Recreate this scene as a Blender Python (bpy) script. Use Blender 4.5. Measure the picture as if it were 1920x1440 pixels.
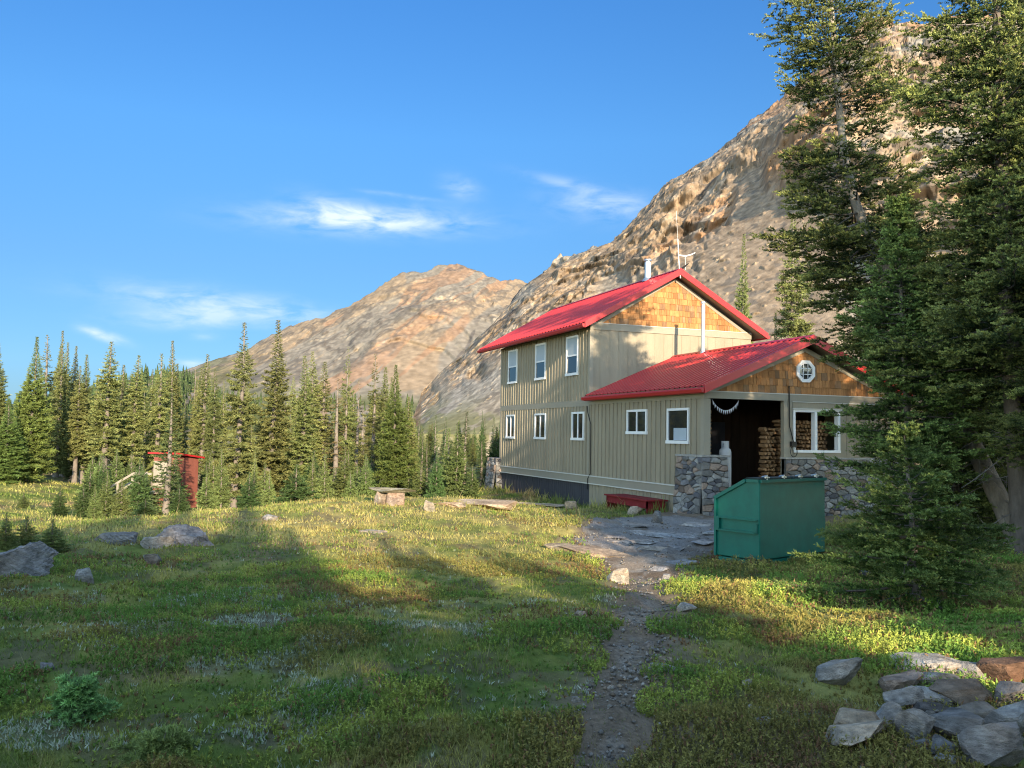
import bpy, bmesh, math, random
import numpy as np
from mathutils import Matrix, Vector, noise as mnoise

for o in list(bpy.data.objects):
    bpy.data.objects.remove(o)
S = bpy.context.scene
COL = S.collection
rd = math.radians
random.seed(7)
RNG = np.random.default_rng(7)

# ------------------------------------------------------------------ camera
FPX = 1650.0                       # focal length in pixels of a 1920 wide frame
CAMZ = 2.3
def cam_matrix(y, p, r):
    f = np.array([math.cos(p)*math.sin(y), math.cos(p)*math.cos(y), math.sin(p)])
    ri = np.array([math.cos(y), -math.sin(y), 0.0]); up = np.cross(ri, f)
    c, s = math.cos(r), math.sin(r)
    return np.array([c*ri+s*up, s*ri-c*up, f])     # right, down, forward
CM = cam_matrix(rd(110.822), rd(3.307), rd(0.963))
CO = np.array([0.0, 0.0, CAMZ])
def ray(x, y):
    return CM.T @ np.array([(x-960)/FPX, (y-720)/FPX, 1.0])
def at_depth(x, y, d):
    return CO + ray(x, y)*d
def project(P):
    v = CM @ (np.asarray(P, float)-CO)
    return 960+FPX*v[0]/v[2], 720+FPX*v[1]/v[2], v[2]
cd = bpy.data.cameras.new("camera"); cam = bpy.data.objects.new("camera", cd); COL.objects.link(cam)
cd.sensor_width = 36.0; cd.sensor_fit = 'HORIZONTAL'; cd.lens = FPX/1920*36
cd.clip_start = 0.05; cd.clip_end = 20000
R3 = Matrix(((CM[0][0], -CM[1][0], -CM[2][0]), (CM[0][1], -CM[1][1], -CM[2][1]), (CM[0][2], -CM[1][2], -CM[2][2])))
cam.matrix_world = Matrix.Translation((0, 0, CAMZ)) @ R3.to_4x4()
S.camera = cam

# ------------------------------------------------------------------ sun, sky, exposure
SUN_TRAVEL = Vector((1.0, -0.085, -0.28)).normalized()
SUN_EL = math.asin(-SUN_TRAVEL.z)
to_sun = -SUN_TRAVEL
SUN_ROT = math.atan2(to_sun.x, to_sun.y)
sl = bpy.data.lights.new("sun", 'SUN'); sl.energy = 3.9; sl.angle = rd(0.55); sl.color = (1.0, 0.80, 0.56)
so = bpy.data.objects.new("sun", sl); COL.objects.link(so)
so.rotation_euler = SUN_TRAVEL.to_track_quat('-Z', 'Y').to_euler(); so.location = (-20, 5, 30)

def N(nt, t, **kw):
    n = nt.nodes.new(t)
    for k, v in kw.items():
        if k.startswith('i_'):
            key = k[2:]
            key = int(key) if key.isdigit() else key.replace('_', ' ')
            n.inputs[key].default_value = v
        else:
            setattr(n, k, v)
    return n
W = bpy.data.worlds.new("World"); S.world = W; W.use_nodes = True
nt = W.node_tree; nt.nodes.clear()
out = N(nt, 'ShaderNodeOutputWorld'); bg = N(nt, 'ShaderNodeBackground'); bg.inputs['Strength'].default_value = 0.15
sky = N(nt, 'ShaderNodeTexSky', sky_type='NISHITA', sun_disc=False)
sky.sun_elevation = SUN_EL; sky.sun_rotation = SUN_ROT; sky.altitude = 1900; sky.air_density = 1.0; sky.dust_density = 0.0; sky.ozone_density = 3.0
L = nt.links
tc = N(nt, 'ShaderNodeTexCoord')
# wisps of cirrus, each laid round its own direction in the sky
def wisp(px, py, wx, wy, amp, tilt=0.0):
    d = ray(px, py); d = d/np.linalg.norm(d)
    r = np.cross(d, [0, 0, 1.0]); r /= np.linalg.norm(r); u = np.cross(r, d)
    r2 = math.cos(tilt)*r + math.sin(tilt)*u; u2 = -math.sin(tilt)*r + math.cos(tilt)*u
    return d, r2, u2, wx/FPX, wy/FPX, amp
WISPS = [wisp(690, 412, 165, 22, .95, rd(1)), wisp(640, 398, 70, 20, .5, rd(-12)), wisp(1130, 385, 85, 26, .42, rd(-6)), wisp(1080, 350, 90, 10, .3, rd(-14)),
         wisp(430, 575, 165, 22, .75, rd(-4)), wisp(340, 600, 90, 14, .5, rd(2)), wisp(865, 352, 32, 18, .35, rd(-15)), wisp(193, 629, 34, 8, .8, rd(-16)),
         wisp(372, 683, 30, 7, .8, rd(-5)), wisp(380, 632, 20, 6, .35), wisp(750, 367, 60, 4, .25, rd(-4))]
nz = N(nt, 'ShaderNodeTexNoise', i_Scale=20.0, i_Detail=9.0, i_Roughness=0.55, i_Distortion=.35)
mp = N(nt, 'ShaderNodeMapping'); mp.inputs['Scale'].default_value = (1, 1, 3.5)
L.new(tc.outputs['Generated'], mp.inputs['Vector']); L.new(mp.outputs[0], nz.inputs['Vector'])
acc = None
def m_(op, a, b=None):
    n = N(nt, 'ShaderNodeMath', operation=op)
    for i, v in enumerate((a, b)):
        if v is None: continue
        if isinstance(v, (int, float)): n.inputs[i].default_value = v
        else: L.new(v, n.inputs[i])
    return n.outputs[0]
def dot_(v):
    n = N(nt, 'ShaderNodeVectorMath', operation='DOT_PRODUCT'); n.inputs[1].default_value = tuple(v)
    L.new(tc.outputs['Generated'], n.inputs[0]); return n.outputs['Value']
for d, r, u, wx, wy, amp in WISPS:
    x = m_('DIVIDE', dot_(r), wx); y = m_('DIVIDE', dot_(u), wy)
    q = m_('ADD', m_('MULTIPLY', x, x), m_('MULTIPLY', y, y))
    g = m_('MULTIPLY', m_('EXPONENT', m_('MULTIPLY', q, -1.0)), amp)
    g = m_('MULTIPLY', g, m_('GREATER_THAN', dot_(d), 0.0))
    acc = g if acc is None else m_('ADD', acc, g)
nr = N(nt, 'ShaderNodeMapRange'); nr.inputs['From Min'].default_value = 0.34; nr.inputs['From Max'].default_value = 0.64
L.new(nz.outputs['Fac'], nr.inputs['Value'])
cl = m_('MINIMUM', m_('MULTIPLY', acc, nr.outputs[0]), 0.9)
mixc = N(nt, 'ShaderNodeMix', data_type='RGBA'); mixc.inputs[7].default_value = (2.3, 2.6, 2.9, 1)
# the low air away from the sun is deeper blue than the model's
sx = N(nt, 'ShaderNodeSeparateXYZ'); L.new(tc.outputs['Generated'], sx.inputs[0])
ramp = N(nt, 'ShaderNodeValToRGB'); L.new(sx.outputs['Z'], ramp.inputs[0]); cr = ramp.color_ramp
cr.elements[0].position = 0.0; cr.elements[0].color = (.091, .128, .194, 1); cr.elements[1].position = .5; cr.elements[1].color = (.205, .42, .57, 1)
for p_, c_ in ((.07, (.155, .212, .265, 1)), (.18, (.196, .282, .325, 1)), (.32, (.235, .40, .475, 1)), (1.0, (1.7, 1.5, 1.2, 1))):  # last stop: unseen zenith brightened and warmed as added fill light
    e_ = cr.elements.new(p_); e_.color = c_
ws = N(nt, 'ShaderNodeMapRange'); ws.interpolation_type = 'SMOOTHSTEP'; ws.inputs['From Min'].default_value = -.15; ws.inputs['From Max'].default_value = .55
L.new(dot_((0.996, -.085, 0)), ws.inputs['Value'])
tn_ = N(nt, 'ShaderNodeMix', data_type='RGBA'); tn_.inputs[6].default_value = (2.8, 2.05, 1.4, 1); L.new(ws.outputs[0], tn_.inputs[0]); L.new(ramp.outputs[0], tn_.inputs[7])  # sky on the sun side brightened and warmed as added fill
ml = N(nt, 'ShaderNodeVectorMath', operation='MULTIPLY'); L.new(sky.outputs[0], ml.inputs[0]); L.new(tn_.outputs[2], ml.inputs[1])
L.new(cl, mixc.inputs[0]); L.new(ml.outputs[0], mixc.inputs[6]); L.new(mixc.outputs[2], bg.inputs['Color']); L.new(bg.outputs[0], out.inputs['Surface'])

S.view_settings.view_transform = 'Standard'; S.view_settings.look = 'None'; S.view_settings.gamma = 1.0
S.view_settings.exposure = 1.5
S.cycles.max_bounces = 8; S.cycles.diffuse_bounces = 4; S.cycles.transparent_max_bounces = 6
S.cycles.use_adaptive_sampling = False; S.cycles.use_denoising = True; S.cycles.denoiser = "OPENIMAGEDENOISE"; S.cycles.denoising_input_passes = "RGB_ALBEDO_NORMAL"; S.cycles.denoising_prefilter = "NONE"; S.cycles.filter_width = 1.1
S.cycles.sample_clamp_indirect = 4.0

# ------------------------------------------------------------------ numpy noise
def _h(ix, iy, seed):
    with np.errstate(over='ignore'):
        n = (ix.astype(np.int64)*374761393 + iy.astype(np.int64)*668265263 + seed*974711) & 0xffffffff
        n = ((n ^ (n >> 13))*1274126177) & 0xffffffff
        n = (n ^ (n >> 16))
    return (n & 0xffffff)/float(0xffffff)
def vn(x, y, seed=0):
    x = np.asarray(x, float); y = np.asarray(y, float)
    ix = np.floor(x); iy = np.floor(y); fx = x-ix; fy = y-iy
    fx = fx*fx*(3-2*fx); fy = fy*fy*(3-2*fy); ix = ix.astype(np.int64); iy = iy.astype(np.int64)
    a = _h(ix, iy, seed); b = _h(ix+1, iy, seed); c = _h(ix, iy+1, seed); d = _h(ix+1, iy+1, seed)
    return (a*(1-fx)+b*fx)*(1-fy)+(c*(1-fx)+d*fx)*fy
def fbm(x, y, o=4, seed=0, g=.5):
    s = 0; a = 1; t = 0
    for i in range(o):
        s = s+a*vn(x*2**i+17.3*i, y*2**i-9.1*i, seed+i); t += a; a *= g
    return s/t
def ridged(x, y, o=4, seed=0, g=.5):
    s = 0; a = 1; t = 0
    for i in range(o):
        s = s+a*(1-np.abs(2*vn(x*2**i+3.3*i, y*2**i+7.7*i, seed+i)-1)); t += a; a *= g
    return s/t
def sstep(a, b, x):
    t = np.clip((x-a)/(b-a), 0, 1); return t*t*(3-2*t)

# ------------------------------------------------------------------ mesh helpers
def npmesh(name, v, f, mat=None, cols=None, parent=None, smooth=False, link=True):
    v = np.ascontiguousarray(v, dtype=np.float32); f = np.ascontiguousarray(f, dtype=np.int32); k = f.shape[1]
    me = bpy.data.meshes.new(name)
    me.vertices.add(len(v)); me.vertices.foreach_set('co', v.ravel())
    me.loops.add(f.size); me.loops.foreach_set('vertex_index', f.ravel())
    me.polygons.add(len(f)); me.polygons.foreach_set('loop_start', np.arange(0, f.size, k, dtype=np.int32))
    try: me.polygons.foreach_set('loop_total', np.full(len(f), k, dtype=np.int32))
    except Exception: pass
    me.update(calc_edges=True)
    if smooth: me.polygons.foreach_set('use_smooth', np.ones(len(f), dtype=bool))
    if cols is not None:
        a = me.color_attributes.new('Col', 'FLOAT_COLOR', 'POINT')
        c = np.ones((len(v), 4), dtype=np.float32); c[:, :3] = cols; a.data.foreach_set('color', c.ravel())
    if mat: me.materials.append(mat)
    o = bpy.data.objects.new(name, me)
    if link: COL.objects.link(o)
    if parent: o.parent = parent
    return o

class MB:
    def __init__(s): s.v = []; s.f = []; s.c = []
    def add(s, vs, fs, c=None):
        b = len(s.v); s.v += [tuple(p) for p in vs]; s.f += [tuple(i+b for i in f) for f in fs]; s.c += [c or (1, 1, 1)]*len(vs)
    def box(s, x0, x1, y0, y1, z0, z1, c=None):
        x0, x1 = min(x0, x1), max(x0, x1); y0, y1 = min(y0, y1), max(y0, y1); z0, z1 = min(z0, z1), max(z0, z1)
        v = [(x0, y0, z0), (x1, y0, z0), (x1, y1, z0), (x0, y1, z0), (x0, y0, z1), (x1, y0, z1), (x1, y1, z1), (x0, y1, z1)]
        s.add(v, [(0, 3, 2, 1), (4, 5, 6, 7), (0, 1, 5, 4), (1, 2, 6, 5), (2, 3, 7, 6), (3, 0, 4, 7)], c)
    def hexa(s, a, b, c=None):          # a: 4 pts, b: 4 pts
        s.add(list(a)+list(b), [(0, 3, 2, 1), (4, 5, 6, 7), (0, 1, 5, 4), (1, 2, 6, 5), (2, 3, 7, 6), (3, 0, 4, 7)], c)
    def beam(s, p, q, w, h, c=None, up=(0, 0, 1)):
        p = Vector(p); q = Vector(q); d = (q-p).normalized(); r = d.cross(Vector(up))
        if r.length < 1e-4: r = Vector((1, 0, 0))
        r.normalize(); u = r.cross(d)
        A = [p-r*w/2-u*h/2, p+r*w/2-u*h/2, p+r*w/2+u*h/2, p-r*w/2+u*h/2]; B = [a+(q-p) for a in A]
        s.hexa(A, B, c)
    def tube(s, pts, rs, n=8, c=None, cap=True):
        pts = [Vector(p) for p in pts]
        if isinstance(rs, (int, float)): rs = [rs]*len(pts)
        ring = []; ref = Vector((0.31, 0.77, 0.55))
        for i, p in enumerate(pts):
            d = (pts[min(i+1, len(pts)-1)]-pts[max(i-1, 0)]).normalized()
            a = d.cross(ref); a.normalize(); b = d.cross(a)
            ring += [p+(a*math.cos(2*math.pi*k/n)+b*math.sin(2*math.pi*k/n))*rs[i] for k in range(n)]
        fs = [(i*n+k, i*n+(k+1) % n, (i+1)*n+(k+1) % n, (i+1)*n+k) for i in range(len(pts)-1) for k in range(n)]
        if cap: fs += [tuple(range(n-1, -1, -1)), tuple((len(pts)-1)*n+k for k in range(n))]
        s.add(ring, fs, c)
    def prism(s, poly, ext, c=None):     # poly: list of 3d pts, ext vector
        n = len(poly); e = Vector(ext); v = [Vector(p) for p in poly]; v += [p+e for p in v]
        s.add(v, [tuple(range(n-1, -1, -1)), tuple(range(n, 2*n))]+[(i, (i+1) % n, n+(i+1) % n, n+i) for i in range(n)], c)
    def build(s, name, mat, parent=None, bevel=0, smooth=False):
        me = bpy.data.meshes.new(name); me.from_pydata(s.v, [], s.f)
        a = me.color_attributes.new('Col', 'FLOAT_COLOR', 'POINT')
        cc = np.ones((len(s.v), 4), dtype=np.float32); cc[:, :3] = np.array(s.c, dtype=np.float32); a.data.foreach_set('color', cc.ravel())
        bm = bmesh.new(); bm.from_mesh(me); bmesh.ops.recalc_face_normals(bm, faces=bm.faces)
        if bevel:
            bmesh.ops.bevel(bm, geom=list(bm.edges), offset=bevel, segments=1, affect='EDGES', clamp_overlap=True)
        bm.to_mesh(me); bm.free(); me.materials.append(mat)
        if smooth:
            me.polygons.foreach_set('use_smooth', np.ones(len(me.polygons), dtype=bool))
        o = bpy.data.objects.new(name, me); COL.objects.link(o)
        if parent: o.parent = parent
        return o
def tag(o, label=None, cat=None, group=None, kind=None):
    if label: o['label'] = label
    if cat: o['category'] = cat
    if group: o['group'] = group
    if kind: o['kind'] = kind
    return o
def empty(name, loc=(0, 0, 0)):
    o = bpy.data.objects.new(name, None); o.location = loc; COL.objects.link(o); o.empty_display_size = .2; return o
def copy_tree(o):
    r = o.copy(); COL.objects.link(r)
    for ch in list(o.children):
        c = ch.copy(); COL.objects.link(c); c.parent = r
        for g in list(ch.children):
            d = g.copy(); COL.objects.link(d); d.parent = c
    return r

# ------------------------------------------------------------------ materials
def mat(name, col=(.5, .5, .5), rough=.8, attr=False, var=.15, vscale=3.0, bump=.0, bscale=20.0, metal=0.0, spec=.3, coord='Object', stretch=(1, 1, 1), detail=5, transl=0.0, coat=0):
    m = bpy.data.materials.new(name); m.use_nodes = True; n = m.node_tree; n.nodes.clear(); k = n.links
    o = N(n, 'ShaderNodeOutputMaterial'); b = N(n, 'ShaderNodeBsdfPrincipled')
    b.inputs['Roughness'].default_value = rough; b.inputs['Metallic'].default_value = metal; b.inputs['Specular IOR Level'].default_value = spec
    if coat: b.inputs['Coat Weight'].default_value = coat
    t = N(n, 'ShaderNodeTexCoord'); mp = N(n, 'ShaderNodeMapping'); mp.inputs['Scale'].default_value = stretch
    k.new(t.outputs[coord], mp.inputs['Vector'])
    if attr:
        a = N(n, 'ShaderNodeAttribute', attribute_name='Col'); src = a.outputs['Color']
    else:
        a = N(n, 'ShaderNodeRGB'); a.outputs[0].default_value = (*col, 1); src = a.outputs[0]
    if var:
        nz = N(n, 'ShaderNodeTexNoise', i_Scale=vscale, i_Detail=float(detail), i_Roughness=.6); k.new(mp.outputs[0], nz.inputs['Vector'])
        mr = N(n, 'ShaderNodeMapRange'); mr.inputs['From Min'].default_value = .25; mr.inputs['From Max'].default_value = .75
        mr.inputs['To Min'].default_value = 1-var; mr.inputs['To Max'].default_value = 1+var; k.new(nz.outputs['Fac'], mr.inputs['Value'])
        mx = N(n, 'ShaderNodeVectorMath', operation='SCALE'); k.new(src, mx.inputs[0]); k.new(mr.outputs[0], mx.inputs['Scale']); src = mx.outputs[0]
    k.new(src, b.inputs['Base Color'])
    if bump:
        nb = N(n, 'ShaderNodeTexNoise', i_Scale=bscale, i_Detail=6.0, i_Roughness=.65); k.new(mp.outputs[0], nb.inputs['Vector'])
        bp = N(n, 'ShaderNodeBump', i_Strength=min(1, bump)); bp.inputs['Distance'].default_value = .02 if bump <= 1 else .02*bump
        k.new(nb.outputs['Fac'], bp.inputs['Height']); k.new(bp.outputs[0], b.inputs['Normal'])
    if transl:
        tr = N(n, 'ShaderNodeBsdfTranslucent'); k.new(src, tr.inputs['Color']); ms = N(n, 'ShaderNodeMixShader', i_0=transl)
        k.new(b.outputs[0], ms.inputs[1]); k.new(tr.outputs[0], ms.inputs[2]); k.new(ms.outputs[0], o.inputs['Surface'])
    else:
        k.new(b.outputs[0], o.inputs['Surface'])
    return m
M = dict(
    taupe=mat('taupe_siding', (.285, .25, .185), .75, var=.14, vscale=1.8, bump=.25, bscale=12, stretch=(1, 1, .25)),
    trim=mat('trim_paint', (.285, .26, .205), .7, var=.05, bump=.1),
    trimlt=mat('light_trim_edge', (.55, .54, .50), .6, var=.05),
    dark=mat('dark_skirting', (.055, .055, .065), .75, var=.15, vscale=4, stretch=(1, 1, .3), bump=.3, bscale=14),
    roof=mat('red_metal_roof', (.33, .022, .022), .36, var=.16, vscale=1.6, spec=.4, stretch=(1, .2, 1)),
    fascia=mat('red_fascia', (.40, .018, .022), .42, var=.06, spec=.5),
    shake=mat('cedar_shakes', attr=True, rough=.85, var=.3, vscale=7, stretch=(1, 3, .5), bump=.5, bscale=30),
    white=mat('white_vinyl', (.74, .75, .76), .45, var=.03),
    glass=mat('window_glass', (.012, .016, .022), .05, var=0, spec=.8),
    blind=mat('pale_blind', (.36, .42, .48), .8, var=.05),
    soffit=mat('soffit', (.30, .24, .18), .8, var=.08),
    steel=mat('flue_steel', (.62, .63, .64), .28, var=.06, metal=.9),
    black=mat('black_rubber', (.012, .012, .013), .5, var=0),
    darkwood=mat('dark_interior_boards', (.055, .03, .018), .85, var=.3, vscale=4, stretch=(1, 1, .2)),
    stone=mat('stone', attr=True, rough=.85, var=.32, vscale=5.5, bump=1.0, bscale=16, detail=8),
    rock=mat('grey_rock', attr=True, rough=.88, var=.5, vscale=14, bump=2.0, bscale=30, detail=9, stretch=(1, 1, 2.2)),
    mortar=mat('mortar', (.16, .155, .15), .95, var=.2, bump=.6),
    green=mat('green_steel_paint', (.002, .13, .096), .42, var=.22, vscale=3.5, spec=.5),
    greenlid=mat('dumpster_lid', (.01, .03, .028), .5, var=.1),
    tank=mat('tank_paint', (.42, .43, .44), .45, var=.12, vscale=5),
    redwood=mat('red_painted_wood', (.20, .018, .02), .75, var=.2, vscale=6, bump=.3),
    outred=mat('outhouse_red', (.22, .075, .055), .8, var=.12, vscale=5, stretch=(1, 1, .3)),
    paleboard=mat('weathered_pale_wood', (.31, .275, .22), .85, var=.15, vscale=8),
    log=mat('split_log', attr=True, rough=.9, var=.3, vscale=14, bump=.4),
    bark=mat('bark', attr=True, rough=.95, var=.35, vscale=7, bump=1.0, bscale=24, stretch=(1, 1, .45), detail=7),
    fol=mat('needles', attr=True, rough=.55, var=.18, vscale=1.6, spec=.2, transl=.12),
    grass=mat('grass_blades', attr=True, rough=.7, var=.12, vscale=2.0, spec=.2, transl=.25),
    flag=mat('bunting', (.55, .55, .60), .8, var=.05),
)
def ground_mat():
    m = mat('ground_soil', attr=True, rough=.95, var=.35, vscale=7, bump=1.0, bscale=30, detail=9, spec=.1)
    return m
def vary(m):
    n = m.node_tree; oi = N(n, 'ShaderNodeObjectInfo'); hs = N(n, 'ShaderNodeHueSaturation')
    a = N(n, 'ShaderNodeMapRange'); a.inputs['To Min'].default_value = .478; a.inputs['To Max'].default_value = .512; n.links.new(oi.outputs['Random'], a.inputs['Value']); n.links.new(a.outputs[0], hs.inputs['Hue'])
    b = N(n, 'ShaderNodeMath', operation='MULTIPLY', i_1=7.31); n.links.new(oi.outputs['Random'], b.inputs[0]); f = N(n, 'ShaderNodeMath', operation='FRACT'); n.links.new(b.outputs[0], f.inputs[0])
    c = N(n, 'ShaderNodeMapRange'); c.inputs['To Min'].default_value = .72; c.inputs['To Max'].default_value = 1.28; n.links.new(f.outputs[0], c.inputs['Value']); n.links.new(c.outputs[0], hs.inputs['Value'])
    for l in list(n.links):
        if l.to_socket.name in ('Base Color', 'Color') and l.to_node.type in ('BSDF_PRINCIPLED', 'BSDF_TRANSLUCENT'):
            src = l.from_socket; t = l.to_socket; n.links.remove(l); n.links.new(src, hs.inputs['Color']); n.links.new(hs.outputs[0], t)
vary(M['fol'])
M['ground'] = ground_mat()
M['path'] = mat('path_gravel', attr=True, rough=.95, var=.45, vscale=26, bump=1.0, bscale=55, detail=6, spec=.15)
M['mtn'] = mat('mountain_rock', attr=True, rough=.95, var=.30, vscale=.35, bump=16.0, bscale=.6, detail=10, spec=.05)
M['mtnfar'] = mat('far_mountain_rock', attr=True, rough=.95, var=.22, vscale=.12, bump=30.0, bscale=.25, detail=10, spec=.05)
#@@TERRAIN
# ------------------------------------------------------------------ terrain height
CTRL = np.array([(0, 0, .65), (-6, 0, .75), (0, -6, .7), (0, 6, .75), (-8, -10, .9), (4.2, -1.6, .62), (4.9, .7, .6), (3.4, -4.1, .58), (5.4, -5.7, .5), (8.7, -1.4, .38), (9, -6.7, .38),
    (8, -8.2, .36), (12.7, -9.6, .16), (12, -6.3, .1), (12.5, -4.3, .22), (16.7, -.2, .25), (13.8, 2.4, .42), (17.7, -2.7, .25), (20, -6.5, .22), (23.6, -5.5, .33), (26.2, -4.9, .32), (26.5, -8, .2),
    (22.9, -14.3, -.05), (30, -14.3, -.34), (40, -14.3, -.3), (24.2, -13.6, -.12), (17.5, -10.5, 0.02), (20, -9.5, .1), (27, -11, -.05), (31, -8, -.45), (38, -9, -.7), (22.4, -18, -.05), (22.4, -24, .1), (33, -24, 0),
    (40, -.1, -1.25), (32, -3.5, -.75), (32, 2.5, -.7), (28, 2, -.35), (24, 3, -.1), (11.7, -14.3, .25), (9, -13, .35), (16, -17, .1), (8, -20, .6), (45, 8, -.1), (40, 6, -.45), (50, 12, .35), (60, 14, .5), (60, -2, -1.6), (60, -14, -1.1), (75, 10, -1), (75, -30, 0), (30, 12, .2), (18, 12, .5)], float)
def _tps(d2): return .5*d2*np.log(d2+1e-9)
_n = len(CTRL); _d2 = ((CTRL[:, None, :2]-CTRL[None, :, :2])**2).sum(-1)
_A = np.zeros((_n+3, _n+3)); _A[:_n, :_n] = _tps(_d2)+np.eye(_n)*.4; _A[:_n, _n] = 1; _A[:_n, _n+1:] = CTRL[:, :2]; _A[_n, :_n] = 1; _A[_n+1:, :_n] = CTRL[:, :2].T
_w = np.linalg.solve(_A, np.append(CTRL[:, 2], [0, 0, 0]))
def hgt(x, y, micro=True):
    x = np.asarray(x, float); y = np.asarray(y, float); sh = x.shape; x = x.ravel(); y = y.ravel(); z = np.empty(len(x))
    for i in range(0, len(x), 40000):
        a = x[i:i+40000]; b = y[i:i+40000]
        d2 = (a[:, None]-CTRL[None, :, 0])**2+(b[:, None]-CTRL[None, :, 1])**2
        z[i:i+40000] = _tps(d2)@_w[:_n]+_w[_n]+a*_w[_n+1]+b*_w[_n+2]
    r = np.hypot(x-25, y+5); k = sstep(38, 75, r); z = np.clip(z, -2.2, 1.6)*(1-k)+(-1.3)*k
    if micro:
        z = z+(fbm(x*.35, y*.35, 3, 5)-.5)*.28*(1-k)+(fbm(x*1.6, y*1.6, 3, 9)-.5)*.17+(fbm(x*4.5, y*4.5, 2, 13)-.5)*.07*(1-sstep(20, 40, np.hypot(x, y)))+(k*(fbm(x*.02, y*.02, 3, 4)-.5)*3)
    return z.reshape(sh)
def h1(x, y): return float(hgt(np.array([x]), np.array([y]))[0])
def hit(px, py, far=90):
    r = ray(px, py); t = 2.0
    ts = np.geomspace(2, far, 500); P = CO[None]+ts[:, None]*r[None]; hh = hgt(P[:, 0], P[:, 1]); w = np.where(P[:, 2] <= hh)[0]
    i = w[0] if len(w) else len(ts)-1
    return P[i][0], P[i][1], hh[i], ts[i]
# path centre line (world), half width
_pp = [(1138, 1438, .15), (1150, 1340, .16), (1160, 1260, .14), (1185, 1190, .13), (1208, 1130, .17), (1215, 1085, .30)]
_p0 = [(*hit(a, b)[:2], c) for a, b, c in _pp]
PATH = [(_p0[0][0]-2.2, _p0[0][1]+.75, .12)]+_p0+[(14.2, -7.9, .85), (16.8, -9.5, 1.5), (19.5, -11.8, 2.1), (21.5, -14.5, 2.2), (21.6, -17.0, 1.5)]
_pc = np.array(PATH)
def path_d(x, y):          # signed distance outside the path edge (negative = on the path)
    x = np.asarray(x, float); y = np.asarray(y, float); best = np.full(x.shape, 1e9)
    for a, b in zip(_pc[:-1], _pc[1:]):
        dx, dy = b[0]-a[0], b[1]-a[1]; t = np.clip(((x-a[0])*dx+(y-a[1])*dy)/(dx*dx+dy*dy), 0, 1)
        d = np.hypot(x-a[0]-t*dx, y-a[1]-t*dy)-(a[2]+(b[2]-a[2])*t); best = np.minimum(best, d)
    return best+(fbm(x*1.3, y*1.3, 3, 21)-.5)*.55
SILVER = [(560, 1150, 1.1, .55), (640, 1172, .8, .3), (470, 1160, .7, .4), (300, 1120, .9, .4), (420, 1140, 1.2, .4), (380, 1230, .5, .4), (250, 1200, .4, .3), (520, 1230, .6, .25), (780, 1180, .5, .2)]
SILV = [(*hit(a, b)[:2], c, d) for a, b, c, d in SILVER]
def silver(x, y):
    s = 0
    for a, b, c, d in SILV:
        s = s+np.exp(-(((x-a)/d/1.5)**2+((y-b)/c)**2))
    n = fbm(x*2.2, y*2.2, 3, 33)
    return np.clip(s*1.5*sstep(.46, .62, n)+.6*sstep(.68, .8, fbm(x*1.1, y*1.1, 4, 35))*(x < 12), 0, 1)
def lerp(a, b, t):
    return a+(b-a)*t[..., None]
C_ = lambda *a: np.array(a, float)
def veg_col(x, y):
    n1 = fbm(x*.8, y*.8, 4, 41); n2 = fbm(x*.33, y*.33, 3, 47); n3 = fbm(x*3, y*3, 3, 53)
    c = np.broadcast_to(C_(.105, .14, .03), x.shape+(3,)).copy()
    c = lerp(c, C_(.23, .22, .065), sstep(.42, .62, n1))
    c = lerp(c, C_(.20, .14, .08), .8*sstep(.56, .72, n2))
    c = lerp(c, C_(.065, .11, .022), sstep(.55, .7, n3)*.7)
    dry = sstep(14, 19, x)*sstep(-13, -8, y)*sstep(4, 0, y)
    c = lerp(c, C_(.29, .25, .09), dry*(.3+.5*sstep(.35, .6, n1)))  # dry grass on the mound, its gold raised to stand for sunlight too
    return c*1.5
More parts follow.
